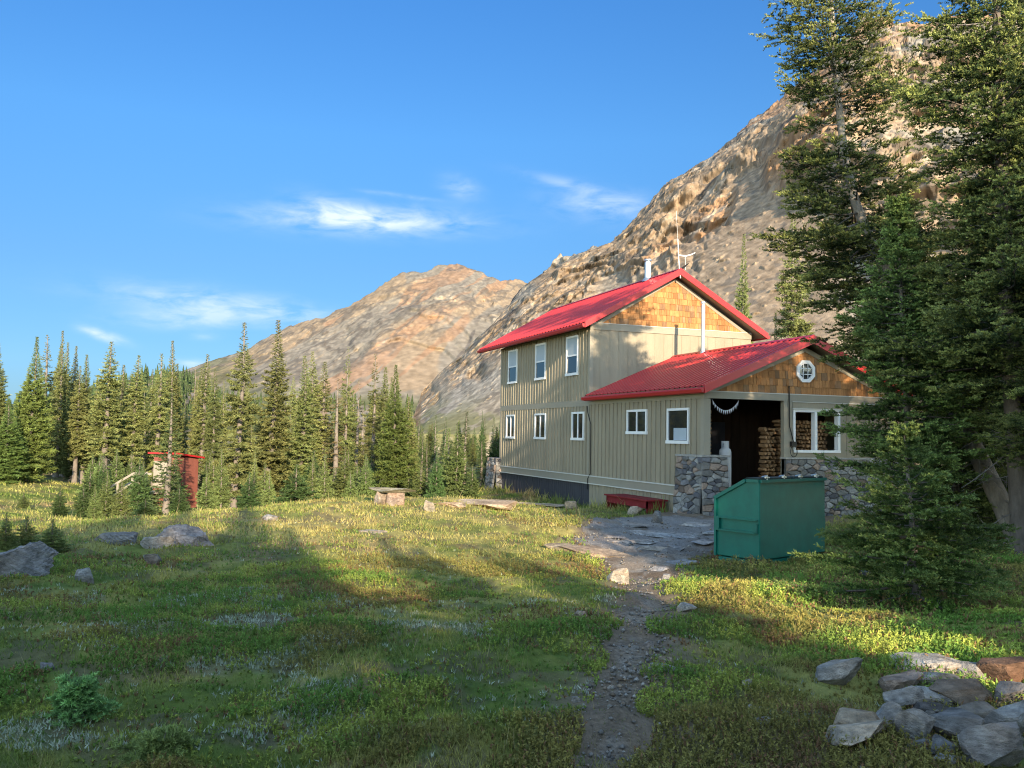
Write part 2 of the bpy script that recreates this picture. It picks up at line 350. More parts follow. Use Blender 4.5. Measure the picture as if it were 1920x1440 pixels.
# ------------------------------------------------------------------ ground sheet
def make_ground():
    ang = np.concatenate([np.arange(-54, 13, .16), np.arange(13, 30, .5), np.arange(30, 306, 3.0)])*math.pi/180
    rr = [0.0]; r = .6
    while r < 5000: rr.append(r); r *= 1.013 if r < 70 else 1.05
    rr = np.array(rr); A, Rr = np.meshgrid(ang, rr); x = Rr*np.cos(A); y = Rr*np.sin(A); z = hgt(x, y)
    nr_, na = x.shape; v = np.stack([x, y, z], -1).reshape(-1, 3)
    i, j = np.meshgrid(np.arange(nr_-1), np.arange(na), indexing='ij'); j2 = (j+1) % na
    f = np.stack([i*na+j, (i+1)*na+j, (i+1)*na+j2, i*na+j2], -1).reshape(-1, 4)
    c = veg_col(x, y)*.75
    c = lerp(c, C_(.2, .2, .16), silver(x, y)*.5)
    n = fbm(x*2.1, y*2.1, 4, 61); c = lerp(c, C_(.13, .10, .07), .6*sstep(.52, .68, n))
    ne = fbm(x*1.4, y*1.4, 3, 63); needle = sstep(-11.5, -13.5, y+.3*(ne-.5))*sstep(17, 12, x); c = lerp(c, C_(.16, .075, .03), needle*.8)
    far = sstep(60, 110, np.hypot(x, y)); fx_ = fbm(x*.06, y*.06, 4, 65); c = lerp(c, lerp(np.broadcast_to(C_(.21, .175, .12), x.shape+(3,)), C_(.11, .125, .05), sstep(.42, .56, fx_)), far)
    # bare soil showing beside the path
    pd = path_d(x, y); c = lerp(c, C_(.20, .155, .11), 1.0*sstep(.55, .03, pd)*(np.hypot(x, y) < 40))
    tag(npmesh('ground', v, f, M['ground'], c.reshape(-1, 3), smooth=True), kind='structure')
    V3 = v[f].mean(1); near = (np.hypot(V3[:, 0], V3[:, 1]) < 26) & (V3[:, 0] > .8) & (V3[:, 0] < 23.2); q = np.zeros(len(f), bool); q[near] = path_d(V3[near, 0], V3[near, 1]) < 0; fp = f[q]
    used = np.unique(fp); rem = -np.ones(len(v), int); rem[used] = np.arange(len(used)); vp = v[used].copy(); x, y = vp[:, 0], vp[:, 1]; vp[:, 2] += .004
    n = fbm(x*1.5, y*1.5, 4, 71); g = fbm(x*7, y*7, 3, 72); n2 = fbm(x*.7, y*.7, 3, 73); pd = path_d(x, y)
    c = np.broadcast_to(C_(.27, .22, .17), x.shape+(3,)).copy(); c = lerp(c, C_(.16, .12, .085), sstep(.42, .6, n)); c = lerp(c, C_(.32, .30, .27), .55*sstep(.52, .66, g)); c = lerp(c, C_(.20, .155, .11), sstep(-.22, 0, pd)*(x < 14)); c = lerp(c, C_(.26, .26, .265), .6*sstep(13, 17, x)*sstep(.4, .55, n2))
    tag(npmesh('path', vp, rem[fp], M['path'], c, smooth=True), kind='structure')
make_ground()
# ------------------------------------------------------------------ mountains
def el_az(px, py):
    r = ray(px, py); return math.degrees(math.atan2(r[1], r[0])), math.degrees(math.atan2(r[2], math.hypot(r[0], r[1])))
def mountain(name, sky_px, toe, Rf, r0f, az, colf, relief, m, seed, rows=420, rockpx=None, face=-33.0):
    sa = np.array([el_az(*p) for p in sky_px]); o = np.argsort(sa[:, 0]); sa = sa[o]
    es0 = np.interp(az, sa[:, 0], sa[:, 1]); es = es0+(fbm(az*1.5, az*0, 6, seed, .6)-.5)*.5*np.clip(es0/8, .15, 1)
    gs = np.exp(-(np.arange(-4, 4.01, .25)/2.0)**2); ag = np.arange(-90, 40, .25); eg = np.convolve(np.interp(ag, sa[:, 0], sa[:, 1]), gs/gs.sum(), 'same'); esm = np.interp(az, ag, eg)
    R = Rf(az); r0 = r0f(az); e0 = np.full_like(az, toe)
    es = np.maximum(es, e0+.3)
    te = np.tan(np.radians(np.maximum(esm, e0+.3))); tn = R*(te)/(R-r0)
    u = np.linspace(0, 1, rows)[:, None]
    e = e0[None]+(es-e0)[None]*u; t = np.tan(np.radians(e))
    r = r0[None]*tn[None]/(tn[None]-np.minimum(t, te[None]*1.06))
    lo = t < 0; r = np.where(lo, r0[None]*(1+0*t), r)
    Az = np.broadcast_to(np.radians(az)[None], r.shape)
    if rockpx is not None:
        ra = np.array([el_az(*p) for p in rockpx]); ra = ra[np.argsort(ra[:, 0])]; eb = np.interp(az, ra[:, 0], ra[:, 1])[None]
        rock = sstep(-1.0, 1.0, (e-eb)+(fbm(Az*40, e*.5, 4, seed+3)-.5)*5)
    else: rock = np.ones_like(r)
    z = CAMZ+r*t
    ta = rd(face); s = -(r*np.cos(Az))*math.sin(ta)+(r*np.sin(Az))*math.cos(ta)      # metres along the face
    d, extra = relief(s, z, rock, u, seed)
    slope = np.arctan(tn)[None]; nx_ = -np.sin(slope); nz_ = np.cos(slope)
    fade = sstep(0, .12, u)*(1-.45*sstep(.85, 1.0, u))
    rr = r-d*fade*1.25; zz = z+d*fade*.12
    # back side
    k = 6; rb = rr[-1][None]+np.linspace(0, 1, k+1)[1:, None]*R[None]*.6; zb = zz[-1][None]-np.linspace(0, 1, k+1)[1:, None]**1.0*(zz[-1][None]+30)
    rr = np.vstack([rr, rb]); zz = np.vstack([zz, zb]); A2 = np.broadcast_to(np.radians(az)[None], rr.shape)
    x = rr*np.cos(A2); y = rr*np.sin(A2); zz[0] -= 12
    v = np.stack([x, y, zz], -1).reshape(-1, 3); n_, na = rr.shape
    i, j = np.meshgrid(np.arange(n_-1), np.arange(na-1), indexing='ij')
    f = np.stack([i*na+j, i*na+j+1, (i+1)*na+j+1, (i+1)*na+j], -1).reshape(-1, 4)
    c = colf(s, z, rock, u, Az, e, extra); c = np.concatenate([c, np.repeat(c[-1:], k, 0)], 0).reshape(-1, 3)
    return tag(npmesh(name, v, f, m, c, smooth=False), kind='structure')

def cliffs(p, q, seed, a):
    f = fbm(p, q, 5, seed, .55); o = 0
    for k, t in enumerate((.34, .43, .50, .57, .66)): o = o+sstep(t-.012, t+.012, f)*a*(1, .7, 1.1, .8, 1)[k]
    return o, f
def relief_near(s, z, rock, u, seed):
    # the beds dip to the left: crags step down along slanting edges, gullies run between them
    z = z*1.35; a = rd(40); p = s*math.cos(a)+z*math.sin(a); q = -s*math.sin(a)+z*math.cos(a)
    w1 = (fbm(s*.03, z*.03, 4, seed+9)-.5)*50; w2 = (fbm(s*.1, z*.1, 4, seed+19)-.5)*14
    big, f1 = cliffs((p+w1)/60, (q+w1*.4)/95, seed+1, 6.0)
    mid, f2 = cliffs((p+w2)/17, (q-w2)/30, seed+2, 2.0)
    sm = ridged((p+w2*.4)/5.0, q/9, 4, seed+4)-.55
    gul = ridged((p+w1)/75, (q+w2)/200, 3, seed+23)
    crag = rock*((big-13)*.75+(mid-4)*.8+sm*3.4+(ridged(p/3.4, q/5.5, 3, seed+11, .6)-.5)*3.6-sstep(.68, .9, gul)*18)
    tal = (1-rock)*((fbm(s/25, z/70, 3, seed+5)-.5)*5+sstep(.70, .9, fbm(s/1.5, z/1.3, 2, seed+6))*.8+(fbm(s/5, z/6, 3, seed+13)-.5)*1.2)
    return crag+tal, (f1, f2, p, q, sm)
def col_near(s, z, rock, u, Az, e, ex):
    f1, f2, p, q, sm = ex
    n1 = fbm(p/48, q/60, 5, 81); n2 = fbm((p+n1*20)/30, q/95, 5, 83); n3 = vn(s/1.1, z/.9, 85)
    grey = C_(.19, .178, .158); tan = C_(.25, .19, .135); orange = C_(.31, .185, .105); dk = C_(.10, .09, .08)
    cr = np.broadcast_to(tan, s.shape+(3,)).copy()
    cr = lerp(cr, grey, sstep(.47, .51, n1)); cr = lerp(cr, orange, .75*sstep(.54, .57, n2)); cr = lerp(cr, dk, .7*sstep(.10, .2, sm)*sstep(.46, .54, fbm(p/8, q/12, 4, 87)))
    cr = lerp(cr, dk*.6, .8*sstep(.88, .93, ridged((p+n1*14)/6, q/26, 3, 78, .5))); cr = lerp(cr, C_(.34, .29, .22), .6*sstep(.88, .92, ridged((p-n2*12)/8, q/20, 3, 77, .5))); cr = lerp(cr, C_(.07, .065, .065), .85*sstep(.85, .90, ridged((p+n1*9)/11, q/34, 3, 86, .4))*sstep(.35, .55, fbm(p/30, q/30, 3, 84))); cr = lerp(cr, C_(.36, .31, .25), .6*sstep(.60, .72, fbm(p/5, q/9, 3, 82))); cr = cr*(.72+.56*vn(p/1.2, q/2.2, 88))[..., None]*(.85+.3*vn(p/.6, q/.8, 80))[..., None]  # dark cracks; the albedo contrast also paints in gully shade
    ct = np.broadcast_to(C_(.265, .225, .175), s.shape+(3,)).copy()
    ct = lerp(ct, C_(.30, .21, .135), sstep(.50, .53, fbm(s/22, z/60, 5, 89))*.6); ct = lerp(ct, C_(.25, .23, .20), sstep(.52, .55, fbm(s/40, z/30, 5, 90))*.6); ct = ct*(.66+.68*n3)[..., None]*(.85+.3*vn(s/.5, z/.45, 79))[..., None]; ct = lerp(ct, C_(.15, .13, .11), .75*sstep(.70, .75, fbm(s/1.8, z/1.4, 2, 91)))
    c = ct*(1-rock[..., None])+cr*rock[..., None]
    deg = np.degrees(Az); veg = sstep(-30, -16, deg)*sstep(3.0, .2, e)*sstep(.49, .55, fbm(s/7, z/5, 5, 93)); c = lerp(c, C_(.14, .145, .055), veg*.8)
    return c
near_px = [(700, 800), (772, 790), (790, 735), (830, 690), (880, 648), (925, 600), (955, 565), (985, 530), (1010, 515), (1050, 482), (1075, 474), (1100, 470), (1140, 455), (1170, 435), (1220, 385), (1250, 352), (1300, 312), (1340, 290), (1380, 250), (1420, 213), (1480, 170), (1540, 115), (1580, 80), (1605, 50), (1630, 22), (1660, 36), (1680, 45), (1760, 50), (1850, 30), (1920, 45), (2300, 160), (3200, 300)]
rock_px = [(772, 800), (800, 760), (870, 690), (930, 660), (1000, 640), (1080, 590), (1180, 520), (1250, 500), (1300, 470), (1360, 400), (1420, 300), (1480, 330), (1560, 420), (1650, 470), (1760, 450), (1920, 480), (3200, 600)]
azn = np.concatenate([np.arange(-12.5, -54, -.045), np.arange(-54, -80, -.5)])
mountain('mountain', near_px, -1.1, lambda a: np.interp(-a, [12, 22, 32, 43, 80], [300, 370, 420, 460, 460]), lambda a: np.interp(-a, [12, 22, 32, 50, 80], [170, 150, 115, 100, 100]), azn, col_near, relief_near, M['mtn'], 100, 560, rock_px)

def relief_far(s, z, rock, u, seed):
    z = z*1.3; a = rd(36); p = s*math.cos(a)+z*math.sin(a); q = -s*math.sin(a)+z*math.cos(a)
    w1 = (fbm(s*.008, z*.012, 4, seed+9)-.5)*110
    big, f1 = cliffs((p+w1)/150, (q+w1*.5)/330, seed+1, 9); mid, f2 = cliffs((p+w1*.3)/50, q/90, seed+2, 4.0)
    msk = sstep(.42, .58, fbm((p+w1)/130, q/260, 4, seed+7)); sm = ridged(p/13, q/26, 4, seed+4)-.55
    return (big-20)*.8+msk*((mid-8)*.8+sm*9)+(fbm(s/18, z/18, 4, seed+5)-.5)*6, (msk, p, q, sm)
def col_far(s, z, rock, u, Az, e, ex):
    msk, p, q, sm = ex; n1 = fbm(p/60, q/150, 5, 95); n2 = fbm((p+n1*60)/26, q/200, 4, 97)
    c = np.broadcast_to(C_(.29, .22, .15), s.shape+(3,)).copy(); c = lerp(c, C_(.235, .205, .165), sstep(.48, .52, n1)); c = lerp(c, C_(.32, .195, .12), .75*sstep(.55, .58, n2)); c = lerp(c, C_(.14, .12, .10), .75*msk*sstep(.12, .2, sm)); c = lerp(c, C_(.10, .09, .085), .7*sstep(.87, .91, ridged((p+n1*30)/34, q/120, 3, 92, .4))*sstep(.4, .55, n1)); c = c*(.78+.44*vn(s/3, z/3, 94))[..., None]
    deg = np.degrees(Az); g = sstep(-6, 1.5, deg)+.9*sstep(3.4, 1.2, e+(fbm(s/40, z/20, 3, 96)-.5)*2); c = lerp(c, C_(.10, .115, .045), np.clip(g, 0, 1)*sstep(.3, .5, fbm(s/14, z/10, 3, 98)))
    return c
far_px = [(-700, 770), (-200, 770), (0, 762), (150, 730), (260, 708), (340, 692), (400, 672), (460, 652), (500, 632), (540, 612), (580, 600), (620, 588), (660, 570), (700, 550), (735, 522), (760, 517), (800, 513), (822, 498), (850, 495), (868, 500), (890, 511), (930, 524), (975, 527), (1010, 545), (1100, 600), (1300, 640)]
azf = np.arange(22, -30, -.06)
mountain('mountain', far_px, -.2, lambda a: np.full_like(a, 1250.), lambda a: np.full_like(a, 520.), azf, col_far, relief_far, M['mtnfar'], 300, 300, face=-12.0)
#@@HOUSE
# ------------------------------------------------------------------ the hut
YS = -14.65; YR = -18.29; YE = -21.93; XF = 22.4; XM = 30.15; XB = 39.95
hut = empty('mountain_hut', (30, -18.3, 0)); tag(hut, 'two-storey taupe mountain hut with red metal roofs, cedar shake gables and stone corner piers', 'building')
class HB(MB):
    def build(s, name, m, parent=None, **k):
        s.v = [(a-30, b+18.3, c) for a, b, c in s.v]; o = MB.build(s, name, m, parent or hut, **k)
        return o
FLZ = .82    # skirting top
# --- main block walls
def battens(b, axis, plane, out, a0, a1, z0, z1f, step=.3, skip=(), w=.05, proud=.042):
    n = int(abs(a1-a0)/step); s = 1 if a1 > a0 else -1
    for i in range(1, n+1):
        a = a0+s*i*step
        if abs(a-a1) < .1: continue
        segs = [(z0, z1f(a) if callable(z1f) else z1f)]
        for (p0, p1, q0, q1) in skip:
            if p0-.03 < a < p1+.03:
                ns = []
                for (u0, u1) in segs:
                    if q0 > u0: ns.append((u0, min(u1, q0)))
                    if q1 < u1: ns.append((max(u0, q1), u1))
                segs = [t for t in ns if t[1]-t[0] > .02]
        for (u0, u1) in segs:
            if u1-u0 < .03: continue
            if axis == 'y': b.box(a-w/2, a+w/2, plane-.01, plane+out*proud, u0, u1)
            else: b.box(plane-.01, plane+out*proud, a-w/2, a+w/2, u0, u1)
side_up = [(31.22, 32.34, 4.70, 6.27), (34.46, 35.60, 4.70, 6.27), (37.84, 38.98, 4.70, 6.27)]
side_lo = [(30.62, 31.72, 2.14, 3.24), (34.36, 35.58, 2.14, 3.24), (37.98, 39.12, 2.14, 3.24)]
side_an = [(25.78, 27.16, 2.40, 3.23), (23.2, 24.48, 2.12, 3.22)]
b = HB(); b.box(XM, XB, YE, YS, .52, 6.45)
b.prism([(XM, YS, 6.45), (XM, YR, 8.62), (XM, YE, 6.45)], (XB-XM, 0, 0))
battens(b, 'y', YS, 1, XM, XB, 3.68, 6.4, skip=side_up); battens(b, 'y', YS, 1, XM, XB, .84, 3.44, skip=side_lo)
battens(b, 'x', XM, -1, YS, YE, 3.4, 6.36, step=.4, w=.03, proud=.012)
b.build('wall', M['taupe'])
b = HB()
# annex: side wall (open porch inside), far side wall, back of porch
b.box(XF+.02, XM, YS-.15, YS, .52, 3.72); b.box(XF+.02, XM, YE, YE+.15, .3, 3.72)
b.box(XF, XF+.14, -19.65, YE, 1.75, 3.5); b.box(XF, XF+.14, -17.85, -19.65, 3.24, 3.5); b.box(XF, XF+.14, -17.85, -19.65, 1.75, 1.90)
b.prism([(XF, YS, 3.5), (XF, YS, 3.72), (XF, YR, 5.2), (XF, YE, 3.72), (XF, YE, 3.5)], (.14, 0, 0))
battens(b, 'y', YS, 1, XF+.12, XM, .84, 3.5, skip=side_an, step=.3)
battens(b, 'x', XF, -1, -19.65, YE, 1.78, 3.5, step=.3, proud=.02)
b.build('wall', M['taupe'])
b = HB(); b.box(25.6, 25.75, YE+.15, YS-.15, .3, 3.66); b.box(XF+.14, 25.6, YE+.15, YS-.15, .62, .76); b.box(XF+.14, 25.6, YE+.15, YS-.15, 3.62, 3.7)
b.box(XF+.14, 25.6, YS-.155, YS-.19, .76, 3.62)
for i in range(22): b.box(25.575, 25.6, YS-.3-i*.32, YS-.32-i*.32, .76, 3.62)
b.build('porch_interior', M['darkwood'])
# trims and bands
b = HB()
b.box(XM-.0, XB, YS, YS+.035, 3.44, 3.68); b.box(XF, XM, YS, YS+.035, 3.48, 3.74)
b.box(XM-.035, XM, YS+.035, YE-.0, 6.37, 6.62)
b.box(XF-.035, XF, YS+.035, YE, 3.49, 3.69)
b.box(XM-.03, XM+.12, YS, YS+.05, .84, 3.44); b.box(XM-.034, XM+.1, YS-.0, YS+.05, 3.74, 6.36); b.box(XM-.035, XM, YS-.1, YS-.0, 3.9, 6.37)
b.box(XB-.1, XB+.02, YS, YS+.045, .84, 3.44); b.box(XB-.1, XB+.02, YS, YS+.045, 3.68, 6.45)
b.box(XF-.02, XF+.16, YS-.2, YS+.03, 1.8, 3.48)           # corner post
b.box(XF-.02, XF+.14, -17.5, -17.82, .76, 3.49)           # post right of the opening
b.box(XF+.02, XB, YS, YS+.05, .54, .79)                    # skirting band
b.build('trim', M['trim'])
b = HB(); b.box(XF+.02, XB, YS, YS+.075, .79, .825); b.box(XF+.02, XB, YS, YS+.075, .505, .54); b.box(XF-.05, XF, YS+.04, YE, 3.69, 3.715); b.box(XM-.05, XM, YS+.03, YE, 6.62, 6.64)
b.box(XF-.028, XF, -17.82, YE, 3.46, 3.485)
b.build('drip_edge', M['trimlt'])
# rake boards under the eaves
for nm, X, z0, z1, yl in (('m', XM, 6.53, 8.66, 14.6), ('a', XF, 3.72, 5.2, 14.75)):
    b = HB()
    for sg in (1, -1):
        ye = YR+sg*(YR+0+yl)*-1 if False else YR+sg*3.64
        b.hexa([(X-.04, ye, z0), (X, ye, z0), (X, YR, z1), (X-.04, YR, z1)], [(X-.04, ye, z0-.16), (X, ye, z0-.16), (X, YR, z1-.16), (X-.04, YR, z1-.16)])
    b.build('rake_board', M['trim'])
# shakes
def shakes(X, zb, zt, half, inset=.0, skip=None):
    b = HB(); z = zb; row = 0; rr = random.Random(int(X*10))
    sl = (zt-zb)/half
    while z < zt-.05:
        hw = (zt-z)/sl; y = YR-hw-.02*rr.random(); end = YR+hw
        while y < end:
            w = rr.choice((.1, .13, .16, .2, .24)); y1 = min(y+w, end)
            def top(yy): return zb+(half-abs(yy-YR))*sl
            t0 = min(z+.27, top(y)); t1 = min(z+.27, top(y1))
            if skip and abs((y+y1)/2-skip[0]) < skip[2] and abs(z+.1-skip[1]) < skip[2]: y = y1; continue
            k = .65+.6*rr.random(); c = (.39*k, .185*k, .07*k) if rr.random() > .15 else (.27*k, .155*k, .08*k)
            dz = rr.uniform(-.012, .012); o = .034+rr.uniform(-.004, .006)
            if t0 > z+.02 or t1 > z+.02:
                b.hexa([(X-o, y+.004, z+dz), (X-o, y1-.004, z+dz), (X-.006, y1-.004, z+dz), (X-.006, y+.004, z+dz)], [(X-.012, y+.004, max(t0, z+.03)), (X-.012, y1-.004, max(t1, z+.03)), (X-.002, y1-.004, max(t1, z+.03)), (X-.002, y+.004, max(t0, z+.03))], c)
            y = y1
        z += .235; row += 1
    return b.build('gable_shakes', M['shake'])
shakes(XM, 6.63, 8.52, 3.35); shakes(XF, 3.71, 5.07, 3.35)
# skirting below
b = HB(); b.box(XM+.02, XB, YS-.12, YS-.02, -1.0, .53)
for i in range(48): b.box(XM+.1+i*.2, XM+.13+i*.2, YS-.03, YS-.008, -1.0, .52)
b.build('dark_skirting', M['dark'])
b = HB(); b.box(23.3, XM+.02, YS-.12, YS-.015, -1.0, .53)
for i in range(28): b.box(23.4+i*.24, 23.43+i*.24, YS-.02, YS-.0, -1.0, .52)
b.box(XF+.05, XF+.2, YE, YS-.1, -1, .7)
b.build('skirting', M['taupe'])
# --- roofs
def roof(X0, X1, zr, ze, ye, name='roof'):
    pts_top = []; root = None
    b = HB(); step = .30; prof = [(0, 0), (.10, 0), (.125, .042), (.185, .042), (.21, 0)]
    xs = []; x = X0
    while x < X1:
        for a, h in prof:
            if x+a < X1: xs.append((x+a, h))
        x += step
    xs.append((X1, 0))
    for sg in (1, -1):
        y0 = YR+sg*ye; dy, dz = sg*ye, ze-zr; ln = math.hypot(dy, dz); nv = (-dz*sg/ln*sg*sg, 0)
        ny = -dz/ln*sg; nz_ = abs(dy)/ln
        vs = []; 
        for (xx, h) in xs: vs += [(xx, YR+ny*h*0, zr+nz_*h), (xx, y0+ny*h, ze+nz_*h)]
        n = len(xs); fs = [(2*i, 2*i+1, 2*i+3, 2*i+2) for i in range(n-1)]
        b.add(vs, fs)
    rf = b.build(name, M['roof'])
    # deck below, soffit coloured
    b = HB()
    for sg in (1, -1):
        y0 = YR+sg*(ye-.02)
        b.hexa([(X0+.03, YR, zr-.01), (X1-.03, YR, zr-.01), (X1-.03, y0, ze-.01), (X0+.03, y0, ze-.01)], [(X0+.03, YR, zr-.13), (X1-.03, YR, zr-.13), (X1-.03, y0, ze-.13), (X0+.03, y0, ze-.13)])
    b.build('soffit', M['soffit'], rf if False else None)
    b = HB()
    for sg in (1, -1):
        y0 = YR+sg*ye
        b.hexa([(X0-.03, YR, zr+.045), (X0+.03, YR, zr+.045), (X0+.03, y0, ze+.045), (X0-.03, y0, ze+.045)], [(X0-.03, YR, zr-.22), (X0+.028, YR, zr-.22), (X0+.028, y0, ze-.20), (X0-.03, y0, ze-.20)])
        if X1 > 35: b.hexa([(X1-.03, YR, zr+.045), (X1+.03, YR, zr+.045), (X1+.03, y0, ze+.045), (X1-.03, y0, ze+.045)], [(X1-.03, YR, zr-.22), (X1+.028, YR, zr-.22), (X1+.028, y0, ze-.20), (X1-.03, y0, ze-.20)])
        # eave fascia and gutter
        b.box(X0+.03, X1-.03, y0-.02*sg, y0+.01*sg, ze-.19, ze-.02)
        b.prism([(X0+.0, y0+.012*sg, ze-.06), (X0, y0+.11*sg, ze-.05), (X0, y0+.115*sg, ze-.075), (X0, y0+.085*sg, ze-.17), (X0, y0+.012*sg, ze-.17)], (X1-X0, 0, 0))
    b.prism([(X0-.02, YR-.14, zr-.02), (X0-.02, YR, zr+.06), (X0-.02, YR+.14, zr-.02), (X0-.02, YR, zr+.03)], (X1-X0+.02, 0, 0))
    b.build('fascia', M['fascia'])
    return rf
roof_m = roof(29.67, 42.0, 8.9, 6.56, 4.12); roof_a = roof(21.97, 30.13, 5.49, 3.81, 3.92)
# flues
def flue(x, y, z0, z1, r, parent, wide=False):
    b = HB(); b.tube([(x, y, z0-.25), (x, y, z1)], r, 20); b.tube([(x, y, z1-.02), (x, y, z1+.05)], r*.75, 16)
    b.tube([(x, y, z1+.06), (x, y, z1+.12)], [r*1.25, r*1.15], 20); b.tube([(x, y, z0-.1), (x, y, z0+.06)], [r*1.9, r*1.2], 16)
    for k in range(3): b.tube([(x, y, z0+(z1-z0)*(.3+.3*k)-.012), (x, y, z0+(z1-z0)*(.3+.3*k)+.012)], r*1.04, 20)
    return b.build('chimney', M['steel'], smooth=False)
flue(27.94, -18.2, 5.47, 7.25, .075, roof_a); flue(32.1, -18.2, 8.88, 9.60, .13, roof_m)
b = HB(); b.tube([(29.7, -18.3, 8.55), (29.68, -18.2, 9.3), (29.67, -18.15, 10.1)], [.022, .02, .014], 8); b.tube([(29.67, -18.15, 10.1), (29.67, -18.07, 11.2)], .005, 6)
b.tube([(29.67, -18.22, 9.45), (29.67, -18.5, 9.44), (29.67, -18.75, 9.52), (29.67, -18.95, 9.62)], [.03, .03, .025, .012], 8)
b.tube([(29.67, -18.5, 8.9), (29.67, -18.49, 9.45)], .008, 6)
b.build('antenna', M['white'])
b = HB(); b.tube([(29.7, -18.3, 8.9), (29.66, -18.4, 8.98), (29.6, -18.6, 9.15)], [.03, .04, .02], 8); b.build('bracket', M['black'])
# --- windows
def window(axis, plane, a0, a1, z0, z1, kind, out=1):
    P = lambda b, u0, u1, v0, v1, n0, n1: (b.box(u0, u1, plane+out*n0, plane+out*n1, v0, v1) if axis == 'y' else b.box(plane+out*n0, plane+out*n1, u0, u1, v0, v1))
    t = .075; w = a1-a0; cx = (a0+a1)/2; cz = (z0+z1)/2
    b = HB()
    P(b, a0, a0+t, z0, z1, 0, .05); P(b, a1-t, a1, z0, z1, 0, .05); P(b, a0+t, a1-t, z1-t, z1, 0, .05)
    if kind == 'slider': P(b, cx-.03, cx+.03, z0+.05, z1-t, .005, .04)
    if kind == 'hung': P(b, a0+t, a1-t, cz-.03, cz+.03, .005, .04)
    if kind == 'pair': P(b, a0+w*.48, a0+w*.56, z0, z1-t, .0, .05)
    f = b.build('window', M['white'])
    b = HB(); P(b, a0-.02, a1+.02, z0-.01, z0+.09, 0, .075); b.build('sill', M['white'], f)
    if kind != 'pair':
        b = HB(); P(b, a0+t, a1-t, z0+.09, z1-t, .002, .012); b.build('pane', M['glass'], f)
    if kind == 'hung':
        b = HB(); P(b, a0+t, a1-t, cz+.03, z1-t, .013, .02); b.build('blind', M['blind'], f)
    return f
for s in side_up: window('y', YS, *s, 'hung')
for s in side_lo: window('y', YS, *s, 'slider')
window('y', YS, *side_an[0], 'slider'); wf = window('y', YS, *side_an[1], 'single')
b = HB(); b.box(23.35, 24.1, YS+.013, YS+.02, 2.22, 2.6); b.build('blind', M['blind'], wf)
b = HB(); b.box(XF-.03, XF+.14, -17.85, -17.93, 1.9, 3.24); b.box(XF-.03, XF+.14, -19.57, -19.66, 1.9, 3.24); b.box(XF-.03, XF+.14, -17.93, -19.57, 3.16, 3.24); b.box(XF-.05, XF+.14, -17.85, -19.66, 1.90, 1.98); b.box(XF-.03, XF+.14, -18.66, -18.76, 1.98, 3.16)
f = b.build('window', M['white']); b = HB(); b.box(XF-.07, XF-.0, -17.8, -19.7, 3.24, 3.275); b.build('drip_cap', M['trimlt'], f)
# octagon window
def ring8(r): return [(YR+r*math.cos(rd(22.5+45*k)), 4.43+r*math.sin(rd(22.5+45*k))) for k in range(8)]
b = HB(); o8, i8 = ring8(.37), ring8(.26)
for k in range(8):
    k2 = (k+1) % 8
    b.hexa([(XF-.09, *o8[k]), (XF-.09, *o8[k2]), (XF-.09, *i8[k2]), (XF-.09, *i8[k])], [(XF-.0, *o8[k]), (XF-.0, *o8[k2]), (XF-.0, *i8[k2]), (XF-.0, *i8[k])])
for q in (-.09, .09): b.box(XF-.065, XF-.045, YR+q-.01, YR+q+.01, 4.2, 4.66); b.box(XF-.066, XF-.046, YR-.23, YR+.23, 4.43+q-.01, 4.43+q+.01)
f = b.build('window', M['white']); b = HB(); b.prism([(XF-.044, *p) for p in ring8(.262)], (.006, 0, 0)); b.build('pane', M['glass'], f)
